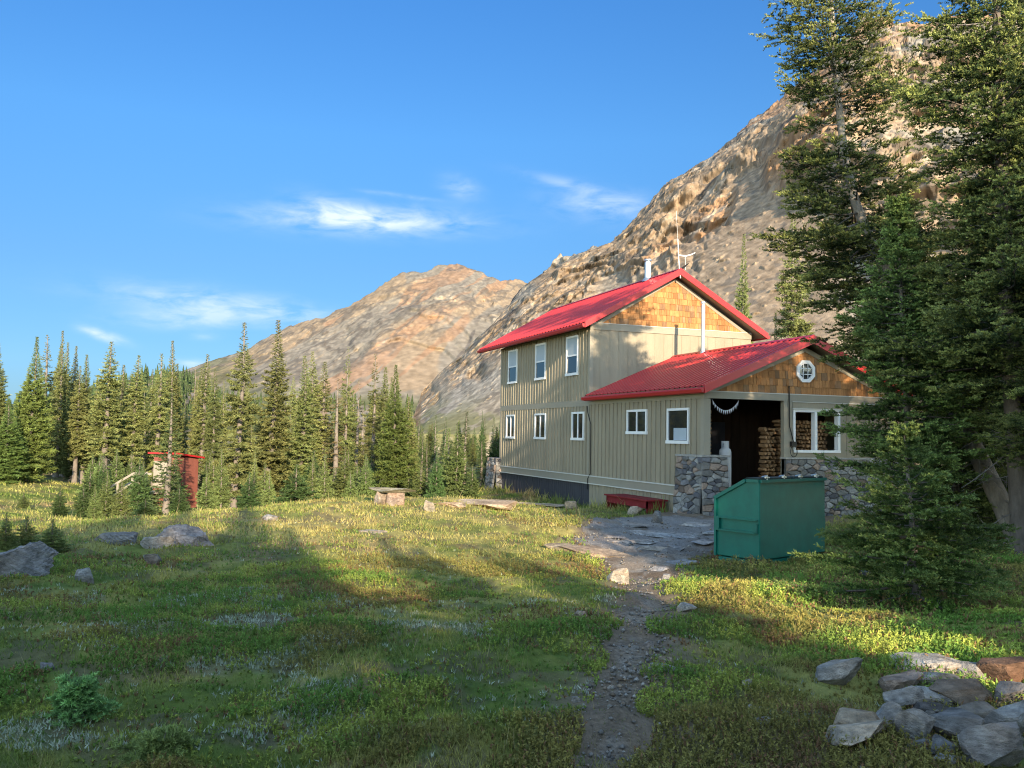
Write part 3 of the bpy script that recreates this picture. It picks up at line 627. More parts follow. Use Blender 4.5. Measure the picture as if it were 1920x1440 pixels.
# --- masonry
def clip_poly(poly, mx, my, nx, ny):
    o = []
    for k in range(len(poly)):
        a, c = poly[k], poly[(k+1) % len(poly)]; da = (a[0]-mx)*nx+(a[1]-my)*ny; dc = (c[0]-mx)*nx+(c[1]-my)*ny
        if da <= 0: o.append(a)
        if da*dc < 0: t = da/(da-dc); o.append((a[0]+(c[0]-a[0])*t, a[1]+(c[1]-a[1])*t))
    return o
def masonry(b, x0, x1, y0, y1, z0, z1, seed, flare=.0, faces='-x+y'):
    r = random.Random(seed)
    def face(axis, plane, out, a0, a1):
        A = a1-a0; Z = z1-z0; n = max(8, int(A*Z/.042)); pts = []; tries = 0
        while len(pts) < n and tries < 9000:
            tries += 1; p = (r.uniform(0, A), r.uniform(0, Z))
            if all(abs(p[0]-q[0])/.165 + abs(p[1]-q[1])/.10 > .95+.5*r.random() for q in pts): pts.append(p)
        for p in pts:
            poly = [(0, 0), (A, 0), (A, Z), (0, Z)]
            for q in pts:
                if q is p: continue
                dx, dz = q[0]-p[0], (q[1]-p[1])*1.0
                if abs(dx) > .9 or abs(dz) > .9: continue
                poly = clip_poly(poly, (p[0]+q[0])/2, (p[1]+q[1])/2, dx*.45, dz*1.5)
                if len(poly) < 3: break
            if len(poly) < 3: continue
            cx = sum(v[0] for v in poly)/len(poly); cz = sum(v[1] for v in poly)/len(poly)
            k = r.uniform(.5, 1.2); t = r.random(); c = (.25*k, .245*k, .235*k) if t < .6 else ((.27*k, .205*k, .165*k) if t < .8 else (.15*k, .15*k, .165*k))
            pr = r.uniform(.03, .085); m = len(poly); sh = lambda f, n, jj: [(cx+(v[0]-cx)*f+(r.uniform(-jj, jj)), cz+(v[1]-cz)*f+r.uniform(-jj, jj), n) for v in poly]
            L3 = sh(1.0, -.02, 0)+sh(.93, pr*.45, .006)+sh(.80, pr*.9, .008)+sh(.45, pr*r.uniform(.9, 1.15), .01)
            vs = []
            for (u, v, n_) in L3:
                n_ += flare*(1-v/Z); vs.append((plane+out*n_, a0+u, z0+v) if axis == 'x' else (a0+u, plane+out*n_, z0+v))
            fs = [(l*m+i, l*m+(i+1) % m, (l+1)*m+(i+1) % m, (l+1)*m+i) for l in range(3) for i in range(m)]+[tuple(range(3*m, 4*m))]
            b.add(vs, fs, c)
    if '-x' in faces: face('x', x0, -1, y0, y1+(.05 if '+y' in faces else 0))
    if '+y' in faces: face('y', y1, 1, x0-.05, x1)
    b.box(x0+.012, x1, y0, y1-(.012 if '+y' in faces else 0), z0, z1, (.10, .098, .095))
b = HB(); masonry(b, 22.25, 23.62, -15.35, -14.48, -.3, 1.74, 3, flare=.16); b.box(22.18, 23.66, -15.42, -14.42, 1.74, 1.80, (.30, .29, .27)); b.build('stone_pier', M['stone'])
b = HB(); masonry(b, 22.28, 22.5, -22.1, -17.5, -.3, 1.70, 5, flare=.05, faces='-x'); b.box(22.2, 22.52, -22.1, -17.45, 1.70, 1.75, (.34, .33, .31)); b.build('stone_wall', M['stone'])
b = HB(); masonry(b, 39.85, 41.0, -15.2, -14.42, -.9, 1.18, 8, flare=.25); b.build('stone_pier', M['stone'])
b = HB(); b.box(21.5, XF+.3, -17.5, -15.4, -.3, .12); b.box(21.85, XF+.3, -17.5, -15.4, .12, .42); b.box(22.2, XF+.3, -17.5, -15.4, .42, .74); b.build('steps', M['mortar'], bevel=.01)
# cables
b = HB(); b.tube([(30.28, YS+.06, 3.44), (30.2, YS+.07, 3.2), (29.95, YS+.06, 2.75), (29.95, YS+.06, .9), (30.1, YS+.09, .7), (30.2, YS+.05, .3)], .016, 6); b.build('cable', M['black'])
b = HB(); b.tube([(XF-.06, -17.66, 3.95), (XF-.06, -17.68, 2.7), (XF-.06, -17.85, 2.15)], .018, 6)
b.tube([(XF-.08, -17.82+.13*math.cos(t*.7), 1.93+.17*math.sin(t*.7)) for t in range(10)], .012, 6); b.box(XF-.12, XF-.02, -17.72, -17.9, 2.08, 2.24); b.build('cable', M['black'])
# dark window and door at the back of the porch
b = HB(); b.box(25.52, 25.575, -15.25, -16.1, 2.3, 3.15); f = b.build('window', M['trim']); b = HB(); b.box(25.5, 25.52, -15.3, -16.05, 2.35, 3.1); b.build('pane', M['glass'], f)
b = HB(); b.box(25.5, 25.57, -16.6, -17.5, .76, 2.85); b.build('door', M['dark'])
for z_ in (2.0,):
    b = HB(); b.box(24.9, 25.55, -15.1, -16.2, z_, z_+.04); b.build('shelf', M['paleboard'])
# bunting
b = MB(); prev = None
for k in range(14):
    t = k/13; y = -14.98-.95*t; z = 3.46-.32*(1-(2*t-1)**2)**.9*(1 if t < .5 else 1)
    p = (22.5, y, z)
    if prev:
        b.tube([prev, p], .006, 4)
        ym = (prev[1]+y)/2; zm = (prev[2]+z)/2; b.add([(22.49, prev[1]-.005, prev[2]), (22.49, y+.005, z), (22.50+.02*(k % 3-1), ym, zm-.13), (22.497, prev[1]-.005, prev[2])], [(0, 1, 2)])
    prev = p
tag(b.build('bunting', M['flag']), 'string of small pale pennants sagging across the top of the porch opening', 'bunting')

# propane tank
t = empty('gas_cylinder', (22.75, -15.62, .76)); tag(t, 'tall grey propane cylinder standing on the porch behind the stone pier', 'gas cylinder')
b = MB(); b.tube([(0, 0, 0), (0, 0, .03), (0, 0, .06), (0, 0, 1.12), (0, 0, 1.2), (0, 0, 1.25), (0, 0, 1.27)], [.14, .17, .185, .185, .165, .11, .06], 24); b.build('body', M['tank'], t, smooth=True)
b = MB()
for k in range(14):
    if k in (3, 4): continue
    a = 2*math.pi*k/14; a2 = 2*math.pi*(k+1)/14; q = lambda A, r, z: (r*math.cos(A), r*math.sin(A), z)
    top = 1.46 if k not in (9, 10) else 1.40
    b.hexa([q(a, .115, 1.22), q(a2, .115, 1.22), q(a2, .108, 1.22), q(a, .108, 1.22)], [q(a, .115, top), q(a2, .115, top), q(a2, .108, top), q(a, .108, top)])
b.build('collar', M['tank'], t); b = MB(); b.tube([(0, 0, 1.25), (0, 0, 1.36)], .03, 10); b.tube([(0, -.05, 1.37), (0, .05, 1.37)], .02, 8); b.build('valve', M['black'], t)

# firewood
rr = random.Random(5); protos = []
def log_mesh(seed):
    r = random.Random(seed); b = MB(); n = r.choice((3, 4, 5)); pts = []
    for k in range(n): a = 2*math.pi*(k+r.uniform(-.2, .2))/n; q = r.uniform(.055, .085); pts.append((q*math.cos(a), q*math.sin(a)))
    k = r.uniform(.7, 1.3); c = (.27*k, .155*k, .075*k)
    b.prism([(-.17, p[0], p[1]) for p in pts], (.34, 0, 0), c); return b
for k in range(7):
    o = log_mesh(k).build('firewood_log', M['log'], bevel=.008); protos.append(o)
used = [False]*7
def put_log(x, y, z, label, group):
    k = rr.randrange(7)
    if not used[k]: o = protos[k]; used[k] = True
    else: o = protos[k].copy(); COL.objects.link(o)
    o.location = (x+rr.uniform(-.03, .03), y, z); o.rotation_euler = (rr.uniform(0, 6.28), rr.uniform(-.03, .03), rr.uniform(-.06, .06)); tag(o, label, 'firewood', group)
for i in range(17):
    for j in range(14):
        y = -17.72-j*.135-(i % 2)*.06; z = .85+i*.125
        if z > 2.95+.1*math.sin(j): continue
        put_log(23.05, y+rr.uniform(-.01, .01), z, 'split firewood log stacked behind the white framed porch opening', 'firewood stacked behind the porch window')
for i in range(15):
    for j in range(3):
        put_log(22.95, -17.15-j*.14-(i % 2)*.05, .85+i*.125, 'split firewood log in the tall stack against the post right of the porch opening', 'firewood right of the porch opening')
for i in range(11):
    for j in range(2):
        put_log(22.9, -14.93-j*.135, 1.85+i*.125, 'split firewood log stacked behind the corner post above the stone pier', 'firewood behind the corner post')
for k in range(7):
    if not used[k]: bpy.data.objects.remove(protos[k])

# ------------------------------------------------------------------ dumpster
A0 = np.array([12.67, -9.4]); zd = h1(13, -10)-.02
dm = empty('dumpster', (A0[0], A0[1], zd)); dm.rotation_euler = (0, 0, math.atan2(.333, .943)); tag(dm, 'green steel dumpster with a sloping front lid beside the stone steps', 'dumpster')
H, Lg, D = 1.47, 2.1, .9
b = MB(); pf = [(0, .1), (0, H), (.27, H), (D, 1.12), (D, .1)]
b.prism([(p[0], 0, p[1]) for p in pf], (0, -Lg, 0)); b.build('body', M['green'], dm, bevel=.012)
b = MB()
for y in (.018, -Lg-.018):
    for (p, q) in ((pf[0], pf[1]), (pf[2], pf[3]), (pf[3], pf[4])): pass
    b.beam((.28, y, H-.02), (D+.03, y, 1.11), .04, .06); b.beam((D, y, 1.12), (D, y, .1), .04, .05); b.beam((0.25, y, H-.02), (-.0, y, H-.02), .04, .05)
b.beam((-.02, .0, H-.02), (-.02, -Lg, H-.02), .04, .05); b.beam((D+.02, 0, 1.1), (D+.02, -Lg, 1.1), .04, .06)
b.build('rim', M['green'], dm)
for y in (0.03, -Lg-.03):
    b = MB()
    b.beam((.03, y, .78), (D-.02, y, .78), .05, .025); b.beam((.03, y, .56), (D-.02, y, .56), .05, .03); b.beam((.05, y+.0, .55), (.05, y, .72), .05, .05); b.beam((D-.06, y, .55), (D-.06, y, .79), .07, .06)
    b.build('fork_pocket', M['green'], dm)
b = MB(); b.box(.0, D-.05, -Lg+.15, -.0, -.12, .085); b.build('skid', M['green'], dm)
for k in range(2):
    b = MB(); y0 = -k*Lg/2; b.hexa([(.02, y0-.03, H+.0), (.27, y0-.03, H+.005), (.27, y0-Lg/2+.03, H+.005), (.02, y0-Lg/2+.03, H+.0)], [(.02, y0-.03, H+.03), (.27, y0-.03, H+.035), (.27, y0-Lg/2+.03, H+.035), (.02, y0-Lg/2+.03, H+.03)])
    b.hexa([(.28, y0-.03, H+.005), (D, y0-.03, 1.13), (D, y0-Lg/2+.03, 1.13), (.28, y0-Lg/2+.03, H+.005)], [(.28, y0-.03, H+.035), (D, y0-.03, 1.16), (D, y0-Lg/2+.03, 1.16), (.28, y0-Lg/2+.03, H+.035)])
    b.build('lid', M['greenlid'], dm)
for k in range(4):
    y = -.22-k*.53; b = MB(); b.tube([(.0, y, H-.02), (.0, y, H+.07), (.12, y-.03, H+.045)], .014, 8); b.tube([(.0, y-.05, H+.04), (.0, y+.05, H+.04)], .02, 8); b.build('hinge', M['steel'], dm)

# ------------------------------------------------------------------ red bench against the wall
z0 = h1(25.3, -14.2)
rb = empty('bench', (24.35, -14.5, z0)); tag(rb, 'low dark red painted wooden bench against the taupe wall beside the stone pier', 'bench')
b = MB(); b.box(-.08, 2.85, -.06, .72, .42, .47); b.build('seat', M['redwood'], rb, bevel=.006)
b = MB(); b.box(0, 2.75, .62, .66, .20, .42); b.build('apron', M['redwood'], rb)
b = MB(); b.box(0, .05, .0, .66, -.1, .42); b.build('leg', M['redwood'], rb); b = MB(); b.box(2.7, 2.78, .0, .66, -.1, .42); b.build('leg', M['redwood'], rb)

# ------------------------------------------------------------------ rocks
def rock(name, x, y, z, sx, sy, sz, seed, col=(.30, .29, .27), rot=None, sub=4, parent=None, facets=14, top=None, strata=0):
    r = random.Random(seed); bm = bmesh.new(); bmesh.ops.create_icosphere(bm, subdivisions=sub, radius=1.0)
    pl = []
    for k in range(facets):
        n = Vector((r.gauss(0, 1), r.gauss(0, 1), r.gauss(0, .8))).normalized(); pl.append((n, r.uniform(.38, .74)))
    pl.append((Vector((r.uniform(-.25, .25), r.uniform(-.25, .25), 1)).normalized(), r.uniform(.45, .65)))
    if top: pl.append((Vector(top).normalized(), .4))
    off = Vector((r.uniform(0, 50), r.uniform(0, 50), 0))
    cols = []
    for v in bm.verts:
        p = v.co.copy()
        for q_ in range(3):
            for n, d in pl:
                t = p.dot(n)
                if t > d: p -= n*(t-d)
        nn = mnoise.fractal(p*1.6+off, 1.0, 2.0, 4); p *= 1+.035*nn+.02*mnoise.noise(p*8+off)
        p += Vector((0, 0, .035*mnoise.noise(Vector((p.x, p.y, p.z*9))+off)))
        if strata: p *= 1+strata*.5*(abs(mnoise.noise(Vector((p.x*8+p.z*5, p.y*1.0, p.z*1.2))+off))-.2)
        v.co = Vector((p.x*sx/.72, p.y*sy/.72, p.z*sz/.62))
        t = mnoise.fractal(p*2.3+off*2, 1.0, 2.0, 3); k = .85+.45*t; w = max(0, min(1, .5+1.5*mnoise.noise(p*1.1-off)))
        cols.append((col[0]*k*(1+.12*w), col[1]*k, col[2]*k*(1-.10*w)))
    me = bpy.data.meshes.new(name); bm.to_mesh(me); bm.free(); a = me.color_attributes.new('Col', 'FLOAT_COLOR', 'POINT')
    cc = np.ones((len(cols), 4), dtype=np.float32); cc[:, :3] = np.array(cols); a.data.foreach_set('color', cc.ravel()); me.materials.append(M['rock'])
    o = bpy.data.objects.new(name, me); COL.objects.link(o); o.location = (x, y, z); o.rotation_euler = rot or (r.uniform(-.15, .15), r.uniform(-.15, .15), r.uniform(0, 6.28))
    if parent: o.parent = parent
    return o
CAMRIGHT = math.atan2(CM[0][1], CM[0][0])
def rock_px(px, py, w, h, label, seed, col=(.30, .29, .27), depth_ratio=.8, sink=.35, name='rock', group=None, lift=0, tilt=(0, 0), cat='rock', sub=4, facets=14, strata=0):
    x, y, z, t = hit(px, py+h*.45); s = t/FPX; sx = w*s/2; sz = h*s/2*(1/(1-sink*.5))
    d = np.array([x, y])/math.hypot(x, y)*sx*depth_ratio
    o = rock(name, x+d[0], y+d[1], z+sz*(1-sink)+lift, sx, sx*depth_ratio, sz, seed, col, rot=(tilt[0], tilt[1], CAMRIGHT+random.Random(seed).uniform(-.3, .3)), sub=sub, facets=facets, strata=strata)
    return tag(o, label, cat, group)
G = (.35, .345, .33); T = (.42, .34, .25); B = (.21, .165, .125); D_ = (.22, .22, .22); LT = (.44, .42, .385)
CAIRN = [(1567, 1271, 72, 36, G, 'pointed grey stone lying alone in the heather to the left of the rock pile'), (1733, 1266, 98, 26, LT, 'long flat pale slab along the upper edge of the rock pile'),
 (1694, 1291, 70, 34, (.36, .29, .24), 'brownish wedge stone leaning at the upper left of the rock pile'), (1765, 1291, 72, 26, G, 'flat grey stone between the pale slab and the big brown stone'),
 (1697, 1320, 46, 36, G, 'triangular light grey stone on the left flank of the rock pile'), (1668, 1352, 50, 44, G, 'upright grey stone with a split face, left flank of the pile below the triangular one'),
 (1614, 1370, 98, 50, T, 'tan pointed stone sticking out of the heather at the left foot of the rock pile'), (1596, 1402, 96, 32, (.5, .44, .36), 'rounded pale stone half buried in heather, lowest at the left of the pile'),
 (1745, 1322, 64, 34, G, 'small grey block wedged left of the big brown stone'), (1807, 1322, 110, 52, B, 'big brown lichen-spotted stone in the middle of the rock pile'),
 (1897, 1322, 64, 42, D_, 'dark grey stone at the picture edge right of the big brown stone'), (1832, 1273, 56, 34, G, 'square grey stone at the top of the pile beside the dry grass'),
 (1882, 1281, 84, 46, (.22, .13, .085), 'dark reddish brown stone topmost at the right of the pile'), (1722, 1374, 50, 52, G, 'narrow upright grey stone at the front of the rock pile'),
 (1786, 1381, 108, 40, D_, 'long dark grey stone lying at the front of the rock pile'), (1836, 1352, 78, 28, (.27, .25, .22), 'flat olive grey stone under the big brown stone'),
 (1892, 1370, 74, 62, G, 'steep grey-brown stone at the right picture edge'), (1822, 1414, 48, 36, G, 'small rounded grey stone in the lowest row of the rock pile'),
 (1880, 1414, 86, 76, (.38, .36, .35), 'largest pale grey stone at the bottom right corner'), (1750, 1343, 66, 26, (.12, .115, .115), 'nearly black flat stone in the gap below the middle of the pile')]
for k, (px, py, w, h, c, lb) in enumerate(CAIRN):
    rock_px(px, py, w*1.34, h*1.12, lb, 200+k, c, depth_ratio=.75, sink=.3, group='stones of the rock pile', lift=.02 if k in (9, 12, 11) else 0, tilt=(random.uniform(-.2, .2), random.uniform(-.25, .25)))
for k in range(22):
    px = 1690+random.random()*240; py = 1290+random.random()*150
    if py < 1440-(px-1650)*.62: py = min(1438, 1300+random.random()*135); px = max(px, 1740)
    rock_px(px, py, random.uniform(34, 62), random.uniform(12, 22), 'flat grey slab filling the gaps among the bigger stones of the rock pile', 800+k, random.choice((G, D_, B, G)), depth_ratio=.8, sink=.35, group='slabs filling the rock pile', tilt=(random.uniform(-.3, .3), random.uniform(-.3, .3)), sub=3)
OUT = [(222, 1010, 92, 30, D_, 'long low grey bedrock hump left of the big outcrop'), (335, 1005, 112, 46, (.24, .24, .25), 'big furrowed grey rock outcrop at the edge of the meadow'), (285, 1018, 60, 30, G, 'broken grey rock at the foot of the big outcrop'),
 (30, 1052, 110, 74, (.24, .245, .26), 'grey bedrock slab rising at the left picture edge'), (158, 1078, 34, 30, (.28, .285, .29), 'small grey rock below the young firs at the left'), (285, 1050, 44, 22, (.2, .195, .19), 'dark rubble rock in front of the outcrop'),
 (88, 1252, 26, 14, (.25, .26, .29), 'small bluish stone in the heather above the sapling'), (506, 971, 30, 12, G, 'small grey rock at the foot of the dark bushy fir'), (804, 952, 32, 22, (.33, .31, .26), 'pointed mossy stone right of the stone table'),
 (852, 948, 60, 14, T, 'low tan boulder behind the pointed mossy stone'), (1069, 947, 30, 16, T, 'sunlit tan block near the dark skirting'), (1188, 957, 28, 18, (.42, .35, .28), 'pinkish tan boulder at the left leg of the red bench'),
 (1214, 950, 22, 18, G, 'grey stone standing under the red bench'), (1232, 968, 22, 22, D_, 'dark angular stone leaning at the right leg of the red bench'), (1157, 1079, 42, 26, (.45, .42, .36), 'pale pointed rock beside the path junction'),
 (1283, 1140, 44, 18, LT, 'pale rounded stone in the sunlit heather'), (1090, 1153, 26, 12, (.4, .33, .27), 'flat brownish stone in the grass left of the path'), (1248, 1082, 24, 12, (.36, .37, .38), 'small pale slab on the gravel near the dumpster'),
 (1252, 1240, 26, 12, (.4, .35, .28), 'tan flat stone, upper of three beside the path'), (1232, 1250, 26, 10, G, 'grey flat stone, left of three beside the path'), (1258, 1257, 36, 12, (.33, .34, .36), 'bluish flat stone, lowest of three beside the path'),
 (1398, 1288, 20, 18, LT, 'small white angular stone in the low heather'), (1352, 1264, 18, 10, G, 'tiny grey stone right of the path among thin grass'), (1414, 1330, 34, 14, LT, 'pale flat stone left of the green heather clump'),
 (1428, 1355, 28, 14, (.36, .38, .42), 'bluish flat stone just below the pale flat one'), (1218, 1210, 22, 12, (.28, .26, .25), 'dark stone at the path edge above the three flat ones'), (1080, 1312, 16, 12, G, 'small upright stone at the left edge of the path'),
 (1145, 1292, 20, 8, LT, 'pale chip lying on the path'), (1620, 1076, 34, 10, (.12, .13, .18), 'dark slate under the young fir')]
for k, (px, py, w, h, c, lb) in enumerate(OUT):
    rock_px(px, py+(h*.1), w*1.05, h*(.72 if w > 55 else 1.0), lb, 400+k, c, depth_ratio=.6, sink=.5, facets=16, strata=.55 if w > 55 else 0, sub=5 if w > 55 else 4, tilt=(random.uniform(-.12, .12), random.uniform(-.12, .12) if k != 3 else -.38))
SLABS = [(1232, 1002, 110, 10, (.36, .37, .38)), (1292, 1008, 50, 10, (.33, .34, .35)), (1228, 1030, 60, 12, (.42, .38, .33)), (1180, 985, 70, 10, (.3, .29, .28)), (1305, 985, 70, 10, (.38, .39, .40)), (1255, 1004, 30, 12, (.3, .32, .33)), (1120, 1042, 140, 22, (.34, .28, .22)), (1060, 1030, 60, 10, (.36, .30, .22)),
 (1210, 1020, 70, 12, (.38, .36, .34)), (1290, 1058, 70, 8, (.30, .30, .31)), (1335, 1000, 40, 10, (.36, .37, .38)), (910, 945, 170, 12, (.42, .34, .25)), (1000, 948, 90, 8, (.40, .33, .25)), (1150, 1008, 50, 8, (.28, .27, .27)), (1318, 1020, 46, 8, (.34, .35, .37)), (1270, 1030, 40, 8, (.3, .3, .31)), (1235, 1068, 36, 8, (.33, .34, .35)), (1172, 1018, 40, 8, (.33, .33, .33)), (700, 1000, 60, 6, (.34, .32, .28))]
SL = ['longest bluish bedrock slab in front of the bench', 'bluish slab below the stone pier', 'pale tan slab at the middle of the entrance track', 'grey slab left of the red bench corner', 'pale flagstone at the foot of the stone pier', 'small raised slab between two bluish slabs', 'broad brown bedrock plate left of the path junction', 'narrow tan bedrock plate in the sunny grass',
 'light slab just above the pale tan one', 'long low slab beside the dumpster base', 'flagstone in front of the dumpster corner', 'long sunlit bedrock rib behind the meadow', 'low bedrock rib near the dark skirting', 'grey slab near the sunlit grass edge', 'bluish slab left of the dumpster', 'small grey slab between path and dumpster', 'tiny grey slab on the gravel', 'grey slab at the mouth of the path', 'thin grey slab in the shaded meadow']
for k, (px, py, w, h, c) in enumerate(SLABS):
    x, y, z, t = hit(px, py); s = t/FPX
    o = rock('rock_slab', x, y, z+.005, w*s/2, max(.22, w*s*.28), .055 if k != 6 and k != 11 else .10, 600+k, c, rot=(random.uniform(-.05, .05), random.uniform(-.05, .05), CAMRIGHT+random.uniform(-.25, .25)), sub=4, facets=12); tag(o, SL[k], 'rock slab', 'bedrock slabs around the track')

# stone table
x, y, z, t_ = hit(732, 948)
st = empty('stone_table', (x, y, z)); tag(st, 'small table of a flat lichened slab on two upright stones in the sunny meadow', 'stone table')
st.rotation_euler = (0, 0, CAMRIGHT)
s_ = t_/FPX
def part_rock(nm, cx, cy, cz, sx, sy, sz, seed, c):
    return rock(nm, cx, cy, cz, sx, sy, sz, seed, c, rot=(0, 0, 0), parent=st, facets=10)
part_rock('slab', 0, .1, 29*s_, 37*s_, .36, .05, 901, (.33, .32, .24)); part_rock('leg', -21*s_, .1, 11*s_, 12*s_, .2, 16*s_, 902, (.33, .28, .23)); part_rock('leg', 15*s_, .02, 9*s_, 17*s_, .16, 18*s_, 903, (.36, .28, .23))

# ------------------------------------------------------------------ outhouse
bx, by = 40.0, 0.35; bz = -1.15
oh = empty('outhouse', (bx, by, bz)); oh.rotation_euler = (0, 0, rd(-40)); tag(oh, 'small red wooden outhouse on a raised base, half hidden behind a thin dark fir', 'outhouse')
b = MB(); b.box(0, 1.3, -.62, .62, .1, 2.25)
for k in range(8): b.box(-.015, 0, -.60+k*.16, -.58+k*.16, .1, 2.2)
b.build('wall', M['outred'], oh)
b = MB(); b.hexa([(-.2, -.78, 2.40), (1.5, -.78, 2.20), (1.5, .78, 2.20), (-.2, .78, 2.40)], [(-.2, -.78, 2.47), (1.5, -.78, 2.27), (1.5, .78, 2.27), (-.2, .78, 2.47)]); b.build('roof', M['fascia'], oh)
b = MB(); b.box(-.05, 0, -.1, .58, .95, 2.1); d_ = b.build('door', M['paleboard'], oh); b = MB(); b.box(-.09, -.05, .1, .14, 1.45, 1.55); b.build('handle', M['black'], d_)
b = MB(); b.box(-1.1, -.02, -.2, .75, .78, .86); b.build('landing', M['paleboard'], oh)
sr = MB()
for k in range(6): sr.box(-1.0, -.3, .75+k*.25, 1.0+k*.25, .66-k*.14, .71-k*.14)
for q in (-1.05, -.25): sr.beam((q, .7, .72), (q, 2.3, -.15), .05, .2)
sr.build('stairs', M['paleboard'], oh)
sr = MB()
for q in (-1.05, -.25):
    sr.beam((q, .7, 1.6), (q, 2.35, .75), .05, .09); sr.beam((q, .7, 1.2), (q, 2.3, .33), .05, .07)
    for k in range(3): sr.beam((q, .75+k*.75, .62-k*.4), (q, .75+k*.75, 1.6-k*.4), .07, .07)
sr.beam((-1.05, -.2, 1.6), (-1.05, .7, 1.6), .05, .09)
sr.build('railing', M['paleboard'], oh)
#@@TREES
# ------------------------------------------------------------------ conifers
def tube_np(pts, rad, n=6):
    pts = np.asarray(pts, float); rad = np.asarray(rad, float); d = np.gradient(pts, axis=0); d /= np.linalg.norm(d, axis=1)[:, None]+1e-9
    ref = np.array([.31, .77, .25]); a = np.cross(d, ref); a /= np.linalg.norm(a, axis=1)[:, None]+1e-9; b = np.cross(d, a)
    th = np.arange(n)*2*math.pi/n
    v = pts[:, None]+(a[:, None]*np.cos(th)[None, :, None]+b[:, None]*np.sin(th)[None, :, None])*rad[:, None, None]
    m = len(pts); i, k = np.meshgrid(np.arange(m-1), np.arange(n), indexing='ij'); k2 = (k+1) % n
    f = np.stack([i*n+k, i*n+k2, (i+1)*n+k2, (i+1)*n+k], -1).reshape(-1, 4)
    return v.reshape(-1, 3), f
class Wood:
    def __init__(s): s.v = []; s.f = []; s.n = 0; s.c = []
    def add(s, pts, rad, n=6, c=(.2, .17, .14)):
        v, f = tube_np(pts, rad, n); s.v.append(v); s.f.append(f+s.n); s.n += len(v)
        s.c.append(np.tile(np.array(c)[None], (len(v), 1))*(.8+.4*fbm(v[:, 0]*9+v[:, 1]*9, v[:, 2]*5, 3, 3))[:, None])
    def build(s, name, parent):
        return npmesh(name, np.vstack(s.v), np.vstack(s.f), M['bark'], np.vstack(s.c), parent, smooth=True)
def blades(base, dirv, ln, wd, rng, sag=0):
    n = len(base); r = rng.normal(size=(n, 3)); p = np.cross(dirv, r); p /= np.linalg.norm(p, axis=1)[:, None]+1e-9
    w = (wd*(.7+.6*rng.random(n)))[:, None] if np.ndim(wd) == 0 else wd[:, None]
    a = base-p*w*.5; b = base+p*w*.5; c = base+dirv*ln[:, None]
    return np.stack([a, b, c], 1).reshape(-1, 3)
def unit(v): return v/(np.linalg.norm(v, axis=-1, keepdims=True)+1e-9)
